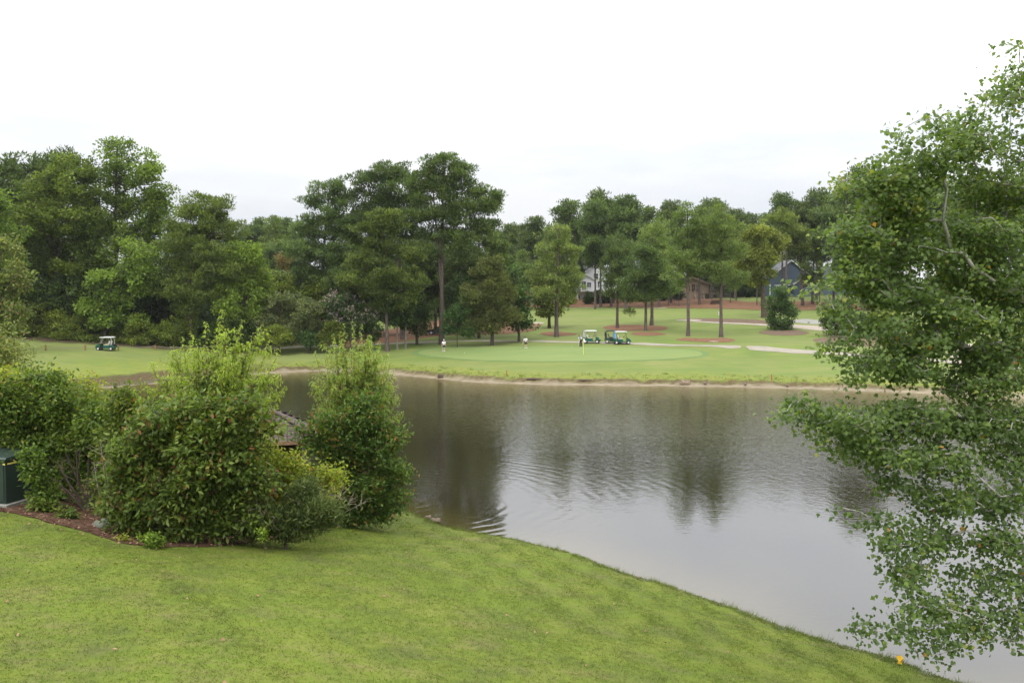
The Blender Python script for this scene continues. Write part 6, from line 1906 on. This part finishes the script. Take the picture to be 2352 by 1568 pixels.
# ------------------------------------------------------------------ shed with shingled hip roof behind the thicket
def shed():
    cx, cy = at(598, 980, 33.0)[0], 33.0
    g = gz(cx, cy)
    R = empty('garden_shed', (cx, cy, g), 'small shed with weathered brown shingle roof by the water', 'shed', None, rad(18))
    hw = 1.75; ze = 3.55 - g; zt = 4.75 - g
    wm = surf('shed_boards', (.10, .075, .055), (.06, .045, .035), 4, .9, .3, 20, stretch=(6, 6, .5))
    for i in range(4):
        a = i * math.pi / 2
        for q in range(12):
            x = -hw * .82 + (q + .5) * hw * 1.64 / 12
            p = Matrix.Rotation(a, 3, 'Z') @ Vector((x, -hw * .82, ze / 2))
            if i == 0 and q == 0:
                mb = MB(); mb.box((0, 0, 0), (hw * 1.64 / 12 - .012, .03, ze + .1)); o = mb.build('plank', wm, R); pl = o.data
            else:
                o = bpy.data.objects.new('plank', pl); COL.objects.link(o); o.parent = R
            o.location = p; o.rotation_euler = (0, 0, a)
    sm = surf('worn_shingle', (.125, .095, .080), (.060, .046, .040), 3, .95, .5, 30)
    e = hw + .35
    mb = MB(); mb.add([(-e, -e, ze - .03), (e, -e, ze - .03), (e, e, ze - .03), (-e, e, ze - .03), (0, 0, zt - .03)], [(0, 1, 4), (1, 2, 4), (2, 3, 4), (3, 0, 4), (3, 2, 1, 0)]); mb.build('roof', sm, R)
    # shingles in courses on each slope
    rng = random.Random(3)
    mb = MB(); mb.box((0, .17, 0), (.28, .36, .022)); sh = mb.mesh('shingle'); sh.materials.append(sm)
    slope = math.atan2(zt - ze, e)
    n = 0
    for side in range(4):
        for row in range(8):
            y = -e + row * e / 8
            half = -y
            k = max(1, int(2 * half / .30))
            for c in range(k):
                x = -half + (c + .5) * 2 * half / k
                if side in (2, 3) and (row + c) % 1: continue
                n += 1
                if n > 290: break
                o = bpy.data.objects.new('shingle', sh); COL.objects.link(o); o.parent = R
                z = ze + (y + e) / e * (zt - ze) + .018
                o.matrix_local = Matrix.Rotation(side * math.pi / 2, 4, 'Z') @ Matrix.Translation((x, y, z)) @ Matrix.Rotation(slope - .05 + rng.uniform(-.02, .02), 4, 'X') @ Matrix.Rotation(rng.uniform(-.03, .03), 4, 'Z')
    for i in range(4):
        a = Matrix.Rotation(i * math.pi / 2, 3, 'Z')
        mb = MB(); mb.tube([a @ Vector((-e, -e, ze + .01)), a @ Vector((0, 0, zt + .02))], .05, 6); mb.build('ridge_cap', sm, R)
        mb = MB(); mb.box((0, 0, 0), (2 * e, .05, .14)); o = mb.build('fascia', M['wood'], R); o.location = a @ Vector((0, -e - .03, ze - .05)); o.rotation_euler = (0, 0, i * math.pi / 2)


shed()

# ------------------------------------------------------------------ houses behind the straw band
M['roofgrey'] = surf('grey_asphalt_shingle', (.20, .20, .22), (.13, .13, .145), 5, .9, .3, 12)
M['roofdark'] = surf('dark_asphalt_shingle', (.075, .08, .10), (.05, .052, .065), 5, .9, .3, 12)
M['slate'] = surf('slate_blue_siding', (.090, .120, .170), (.080, .105, .150), 3, .8, .2, 8, stretch=(.2, .2, 8))
M['brick'] = surf('red_brick', (.34, .15, .10), (.24, .10, .07), 8, .9, .3, 30)
M['tan'] = surf('tan_siding', (.30, .235, .17), (.25, .19, .135), 4, .85, .2, 8, stretch=(.2, .2, 8))
M['tanroof'] = surf('brownish_roof', (.26, .21, .17), (.18, .145, .12), 6, .9, .3, 12)


def window(R, x, y, z, w_, h_, fm=None):
    mb = MB(); t = .10
    mb.box((0, 0, h_ / 2 + t / 2), (w_ + 2 * t, .09, t)); mb.box((0, 0, -h_ / 2 - t / 2), (w_ + 2 * t, .12, t))
    for s_ in (-1, 1): mb.box((s_ * (w_ / 2 + t / 2), 0, 0), (t, .09, h_))
    mb.box((0, -.01, 0), (.07, .06, h_ - .01)); mb.box((0, -.012, .05), (w_ - .01, .05, .06))
    f = mb.build('window', fm or M['white'], R); f.location = (x, y - .05, z)
    mb = MB(); mb.box((0, .02, 0), (w_, .02, h_)); mb.build('pane', M['pane'], f)
    return f


def gable(R, x, y, w_, d_, zb, ze, zp, wallm, roofm, trim=M['white'], over=.4, front=True):
    """box with a gable facing the camera; x,y = centre of front face"""
    mb = MB(); mb.prism([(x - w_ / 2, zb), (x + w_ / 2, zb), (x + w_ / 2, ze), (x, zp), (x - w_ / 2, ze)], 'y', y, y + d_); mb.build('wall', wallm, R)
    th = math.atan2(zp - ze, w_ / 2)
    for s_ in (-1, 1):
        ex = x + s_ * (w_ / 2 + over); ezz = ze - over * math.tan(th)
        mb = MB(); mb.prism([(ex, ezz + .03), (x, zp + .03), (x, zp + .25), (ex, ezz + .25)][::s_], 'y', y - over, y + d_ + over); mb.build('roof', roofm, R)
        mb = MB(); mb.prism([(ex, ezz - .14), (x, zp - .14), (x, zp + .20), (ex, ezz + .20)][::s_], 'y', y - over - .07, y - over - .01); mb.build('barge_board', trim, R)


def xat(px, D): return (px - CX) / FPX * D


def zat(py, D): return at(CX, py, D)[2]


D0 = 236.0
# blue gabled house
gx = xat(1815, D0); gg = gz(gx, D0) - .3
H = empty('house', (gx, D0, gg), 'slate blue gabled house with white trim behind the pines', 'house')
Z = lambda py: zat(py, D0) - gg
gable(H, 0, 0, 11.6, 9, 0, Z(637), Z(598), M['slate'], M['roofgrey'])
mb = MB(); mb.box((0, -.06, Z(655)), (9.0, .12, .22)); mb.build('trim_band', M['white'], H)
mb = MB(); mb.box((-5.7, -.06, Z(672)), (.25, .14, 4.5)); mb.build('corner_board', M['white'], H)
mb = MB(); mb.box((5.7, -.06, Z(672)), (.25, .14, 4.5)); mb.build('corner_board', M['white'], H)
mb = MB(); mb.box((-1.2, -.06, Z(672)), (.22, .14, 3.9)); mb.build('corner_board', M['white'], H)
window(H, -3.3, 0, Z(664), 1.3, 1.6); window(H, -1.9 + 1.9, 0, Z(668), 1.2, 1.5); window(H, 2.6, 0, Z(664), 1.3, 1.6)
gable(H, 3.6, -1.6, 6.4, 3.0, 0, Z(652), Z(634), M['slate'], M['roofgrey'])
# right wing with ridge along x
mb = MB(); mb.box((11.5, 2.5, Z(640) / 2), (12, 5, Z(644))); mb.build('wall', M['slate'], H)
mb = MB(); mb.prism([(-.6, Z(643)), (5.6, Z(643)), (2.5, Z(610)), (2.4, Z(610))], 'x', 5.9, 18.2); mb.build('roof', M['roofdark'], H)
mb = MB(); mb.box((11.5, -.04, Z(646)), (12.2, .12, .22)); mb.build('gutter', M['white'], H)
window(H, xat(1904, D0) - gx, 0, Z(656), 1.9, 1.5); window(H, xat(1940, D0) - gx, 0, Z(656), 1.9, 1.5)
# white house with balcony
D1 = 240.0
gx = xat(1360, D1); gg = gz(gx, D1) - .3
H = empty('house', (gx, D1, gg), 'white house with railed balcony behind the lone light pine', 'house')
Z = lambda py: zat(py, D1) - gg
X = lambda px: xat(px, D1) - gx
gable(H, X(1374), 2, 6.5, 7, 0, Z(622), Z(604), M['white'], M['roofgrey'])
gable(H, X(1346), .4, 5.0, 6, 0, Z(642), Z(630), M['white'], M['roofgrey'])
mb = MB(); mb.box((X(1386), 3, Z(650) / 2), (8, 5, Z(646))); mb.build('wall', M['white'], H)
for x, y, zz, ww, hh in [(1341, .4, 656, 1.1, 2.4), (1353, .4, 655, 1.1, 1.5), (1377, .5, 654, 1.0, 1.9), (1370, 2, 634, 1.2, 1.5), (1392, .5, 654, 1.0, 1.8)]: window(H, X(x), y, Z(zz), ww, hh)
mb = MB(); mb.box((X(1366), -.9, Z(669)), (10.2, 2.6, .22)); mb.build('deck', M['white'], H)
mb = MB(); mb.box((X(1366), -2.15, Z(669) + 1.15), (10.2, .12, .10)); mb.box((X(1366), -2.15, Z(669) + .25), (10.2, .10, .08)); mb.build('rail', M['white'], H)
bal = None
for i in range(44):
    if bal is None:
        mb = MB(); mb.box((0, 0, 0), (.07, .07, .84)); o = mb.build('baluster', M['white'], H); bal = o.data
    else:
        o = bpy.data.objects.new('baluster', bal); COL.objects.link(o); o.parent = H
    o.location = (X(1366) - 4.95 + i * .23, -2.15, Z(669) + .71)
for i in range(4):
    mb = MB(); mb.box((0, 0, 0), (.22, .22, Z(669))); o = mb.build('deck_post', M['white'], H); o.location = (X(1366) - 4.9 + i * 3.27, -2.0, Z(669) / 2 - .12)
mb = MB(); mb.box((X(1335), -.3, Z(655)), (.2, .2, 3.2)); mb.build('porch_post', M['white'], H)
# tan house with stairs
D2 = 236.0
gx = xat(1605, D2); gg = gz(gx, D2) - .3
H = empty('house', (gx, D2, gg), 'tan wooden house with outside stairs and raised deck', 'house')
Z = lambda py: zat(py, D2) - gg
X = lambda px: xat(px, D2) - gx
gable(H, X(1590), 0, 9.0, 8, 0, Z(652), Z(638), M['tan'], M['tanroof'], M['tan'], .6)
for x, zz, ww, hh in [(1592, 661, .9, 2.0), (1602, 661, .8, 2.0), (1580, 662, .9, 1.5)]: window(H, X(x), 0, Z(zz), ww, hh, M['wood'])
mb = MB(); mb.box((X(1628), .2, Z(674)), (4.6, 3.2, .25)); mb.build('deck', M['tan'], H)
mb = MB(); mb.box((X(1628), -1.35, Z(674) + 1.05), (4.6, .1, .1)); mb.build('rail', M['tan'], H)
for i in range(14):
    mb = MB() if i == 0 else mb
    if i == 0:
        mb.box((0, 0, 0), (.08, .08, .95)); o = mb.build('baluster', M['tan'], H); bal = o.data
    else:
        o = bpy.data.objects.new('baluster', bal); COL.objects.link(o); o.parent = H
    o.location = (X(1628) - 2.2 + i * .34, -1.35, Z(674) + .6)
for i in range(3):
    mb = MB(); mb.box((0, 0, 0), (.28, .28, Z(674))); o = mb.build('deck_post', M['tan'], H); o.location = (X(1628) - 2.1 + i * 2.1, -1.2, Z(674) / 2 - .14)
mb = MB(); n_ = 9; zt = Z(674)
for i in range(n_): pass
for i in range(n_):
    if i == 0:
        mb.box((0, 0, 0), (2.2, .34, .14)); o = mb.build('step', M['tan'], H); stp = o.data
    else:
        o = bpy.data.objects.new('step', stp); COL.objects.link(o); o.parent = H
    o.location = (X(1603), -.4 - i * .32, zt - .1 - i * zt / n_)
for s_ in (-1, 1):
    mb = MB(); mb.tube([(X(1603) + s_ * 1.15, -.3, zt + .85), (X(1603) + s_ * 1.15, -.4 - n_ * .32, .9)], .06, 5); mb.tube([(X(1603) + s_ * 1.15, -.3, zt - .1), (X(1603) + s_ * 1.15, -.4 - n_ * .32, 0.1)], .12, 5); mb.build('stair_rail', M['tan'], H)
# brick house
D3 = 232.0
gx = xat(1212, D3); gg = gz(gx, D3) - .3
H = empty('house', (gx, D3, gg), 'red brick house with grey roof glimpsed right of the grove', 'house')
Z = lambda py: zat(py, D3) - gg
gable(H, -.5, 0, 6.5, 9, 0, Z(632), Z(612), M['brick'], M['roofgrey'])
window(H, -1.2, 0, Z(638), 1.0, 1.6); window(H, .6, 0, Z(638), 1.0, 1.6); window(H, 0, 0, Z(660), 1.2, 1.6)
# wood pile / wagon
g = ground(1643, 698)
R = empty('wood_pile', g, 'dark pile of timber beside the tan house deck', 'wood pile')
rg = random.Random(4)
for row in range(3):
    for q in range(7 - row):
        mb = MB(); mb.tube([(0, -.55, 0), (0, .55, 0)], .17 + rg.uniform(-.02, .02), 7); o = mb.build('timber', M['wetwood'], R); o.location = (-1.05 + q * .36 + row * .18, 0, .17 + row * .30)

# ------------------------------------------------------------------ grass, bank fringe, litter (counted by nobody)
def tuft_mesh(name, n, h, spread, wd, mat, seed):
    rng = np.random.default_rng(seed)
    a = rng.uniform(0, 6.28, n); r = spread * rng.uniform(0, 1, n) ** .5
    b = np.stack([r * np.cos(a), r * np.sin(a), np.full(n, -.01)], 1)
    d = norm(np.stack([np.cos(a) * .5 + rng.normal(0, .35, n), np.sin(a) * .5 + rng.normal(0, .35, n), np.full(n, 1.0)], 1))
    s_ = norm(np.cross(d, rdir(n, rng)))
    hh = (h * rng.uniform(.5, 1.2, n))[:, None]
    v = np.stack([b - s_ * wd / 2, b + s_ * wd / 2, b + d * hh + np.stack([np.cos(a), np.sin(a), 0 * a], 1) * hh * .3], 1).reshape(-1, 3)
    me_ = np_mesh(name, v, np.arange(n * 3).reshape(n, 3), np.repeat(rng.uniform(0, 1, n), 3))
    me_.materials.append(mat)
    return me_


def scatter(name, label, pts, scl, proto_me, seed, mat, tilt=.25):
    """points with geometry-node instances of one small mesh"""
    rng = np.random.default_rng(seed)
    po = bpy.data.objects.new(name + '_piece', proto_me)          # never linked: only a source of the instances
    me_ = bpy.data.meshes.new(name)
    me_.vertices.add(len(pts)); me_.vertices.foreach_set('co', np.ascontiguousarray(pts, dtype=np.float32).ravel())
    a = me_.attributes.new('scl', 'FLOAT', 'POINT'); a.data.foreach_set('value', np.ascontiguousarray(scl, dtype=np.float32))
    r = me_.attributes.new('rot', 'FLOAT_VECTOR', 'POINT')
    rv = np.stack([rng.normal(0, tilt, len(pts)), rng.normal(0, tilt, len(pts)), rng.uniform(0, 6.28, len(pts))], 1)
    r.data.foreach_set('vector', np.ascontiguousarray(rv, dtype=np.float32).ravel())
    me_.materials.append(mat)
    o = link(name, me_)
    ng = bpy.data.node_groups.new(name, 'GeometryNodeTree')
    ng.interface.new_socket('Geometry', in_out='INPUT', socket_type='NodeSocketGeometry')
    ng.interface.new_socket('Geometry', in_out='OUTPUT', socket_type='NodeSocketGeometry')
    gi = ng.nodes.new('NodeGroupInput'); go = ng.nodes.new('NodeGroupOutput')
    ip = ng.nodes.new('GeometryNodeInstanceOnPoints'); oi = ng.nodes.new('GeometryNodeObjectInfo'); oi.inputs[0].default_value = po
    n1 = ng.nodes.new('GeometryNodeInputNamedAttribute'); n1.data_type = 'FLOAT'; n1.inputs[0].default_value = 'scl'
    n2 = ng.nodes.new('GeometryNodeInputNamedAttribute'); n2.data_type = 'FLOAT_VECTOR'; n2.inputs[0].default_value = 'rot'
    er = ng.nodes.new('FunctionNodeEulerToRotation')
    ng.links.new(gi.outputs[0], ip.inputs['Points']); ng.links.new(oi.outputs['Geometry'], ip.inputs['Instance'])
    ng.links.new(n2.outputs[0], er.inputs[0]); ng.links.new(er.outputs[0], ip.inputs['Rotation']); ng.links.new(n1.outputs[0], ip.inputs['Scale'])
    ng.links.new(ip.outputs[0], go.inputs[0])
    md = o.modifiers.new('scatter', 'NODES'); md.node_group = ng
    return tag(o, label, kind='stuff')


MULCH = np.array([(v.co.x, v.co.y) for v in bpy.data.objects['leaf_mulch'].data.vertices])
rng = np.random.default_rng(5)
NP = 430000
gxr = rng.uniform(-24, 14, NP); gyr = rng.uniform(10.5, 40, NP)
keep = (np.abs(gxr) < gyr * .62 + 1.5) & (rng.uniform(size=NP) < np.clip(20 / gyr, .3, 1.4) ** 1.5)
gxr, gyr = gxr[keep], gyr[keep]
sd_ = pond_sd(gxr, gyr)
# keep clear of the leaf litter: distance to its vertices
from mathutils.kdtree import KDTree
kd = KDTree(len(MULCH))
for i, v in enumerate(MULCH): kd.insert((v[0], v[1], 0), i)
kd.balance()
ok = sd_ > .18
md_ = np.array([kd.find((x, y, 0))[2] if o_ else 0 for x, y, o_ in zip(gxr, gyr, ok)])
ok &= md_ > .22
gxr, gyr, sd_ = gxr[ok], gyr[ok], sd_[ok]
zz = height(gxr, gyr, sd_)
sc_ = rng.uniform(.6, 1.25, len(gxr)) * (1 + .0 * gxr) * np.where(sd_ < .7, 1.5, 1)
scatter('lawn_grass', 'short green blades of the near lawn', np.stack([gxr, gyr, zz], 1), sc_, tuft_mesh('grass_tuft', 7, .030, .05, .011, M['lawn_blade'], 3), 6, M['lawn_blade'])
# ragged grass fringe on the far bank lip
n = 26000
fx = rng.uniform(-58, 60, n); fy = rng.uniform(78, 120, n)
s_ = pond_sd(fx, fy)
k_ = (s_ > 2.0) & (s_ < 5.5) & (rng.uniform(size=n) < np.exp(-(s_ - 2.2) / 1.6) + .15)
fx, fy, s_ = fx[k_], fy[k_], s_[k_]
scatter('bank_grass', 'ragged yellow green grass fringe on the far bank', np.stack([fx, fy, height(fx, fy, s_)], 1), rng.uniform(.5, 1.5, len(fx)), tuft_mesh('bank_tuft', 12, .14, .16, .03, M['bank_blade'], 8), 9, M['bank_blade'])
# fallen leaves on the litter
m_ = 9000
ii = rng.integers(0, len(MULCH), m_)
lx = MULCH[ii, 0] + rng.normal(0, .22, m_); ly = MULCH[ii, 1] + rng.normal(0, .22, m_)
ml_ = surf('fallen_leaf', (.34, .20, .12), (.13, .06, .035), 3, .8, obj=False)
lf = np_mesh('fallen_leaf', np.array([(-.03, 0, .01), (0, -.015, .018), (.035, 0, .012), (0, .018, .02)]), np.array([[0, 1, 2, 3]])); lf.materials.append(ml_)
scatter('fallen_leaves', 'brown fallen leaves scattered on the litter bed', np.stack([lx, ly, height(lx, ly) + .03], 1), rng.uniform(.6, 1.6, m_), lf, 10, ml_, .5)

n = 420
qx = rng.uniform(-16, 9, n); qy = rng.uniform(11, 33, n); qs = pond_sd(qx, qy)
k_ = (np.abs(qx) < qy * .62) & (qs > .3)
scatter('lawn_litter', 'tiny dry leaves and twigs scattered on the near lawn', np.stack([qx[k_], qy[k_], height(qx[k_], qy[k_], qs[k_]) + .03], 1), rng.uniform(.5, 1.5, int(k_.sum())), lf, 12, ml_, .4)
n = 60000
qx = rng.uniform(-8, 14, n); qy = rng.uniform(15, 40, n); qs = pond_sd(qx, qy)
k_ = (qs > .02) & (qs < .42) & (np.sin(qx * 2.1) + np.sin(qy * 3.3) + np.sin(qx * 5.7 + 1) + rng.normal(0, .5, n) > .3)
scatter('shore_grass', 'uneven longer grass along the near water edge', np.stack([qx[k_], qy[k_], height(qx[k_], qy[k_], qs[k_])], 1), rng.uniform(.5, 1.6, int(k_.sum())), tuft_mesh('shore_tuft', 8, .11, .07, .010, M['lawn_blade'], 18), 19, M['lawn_blade'])

# ------------------------------------------------------------------ thin summer haze in the air
hm = bpy.data.materials.new('summer_haze'); hm.use_nodes = True
ht = hm.node_tree; ht.nodes.clear()
ho = ht.nodes.new('ShaderNodeOutputMaterial'); pv = ht.nodes.new('ShaderNodeVolumePrincipled')
pv.inputs['Color'].default_value = (.93, .96, 1, 1); pv.inputs['Density'].default_value = .00008; pv.inputs['Anisotropy'].default_value = 0
ht.links.new(pv.outputs[0], ho.inputs['Volume'])
mb = MB(); mb.box((0, 950, 23), (3200, 2700, 54))
tag(mb.build('haze', hm), 'faint pale haze hanging in the air', kind='stuff')
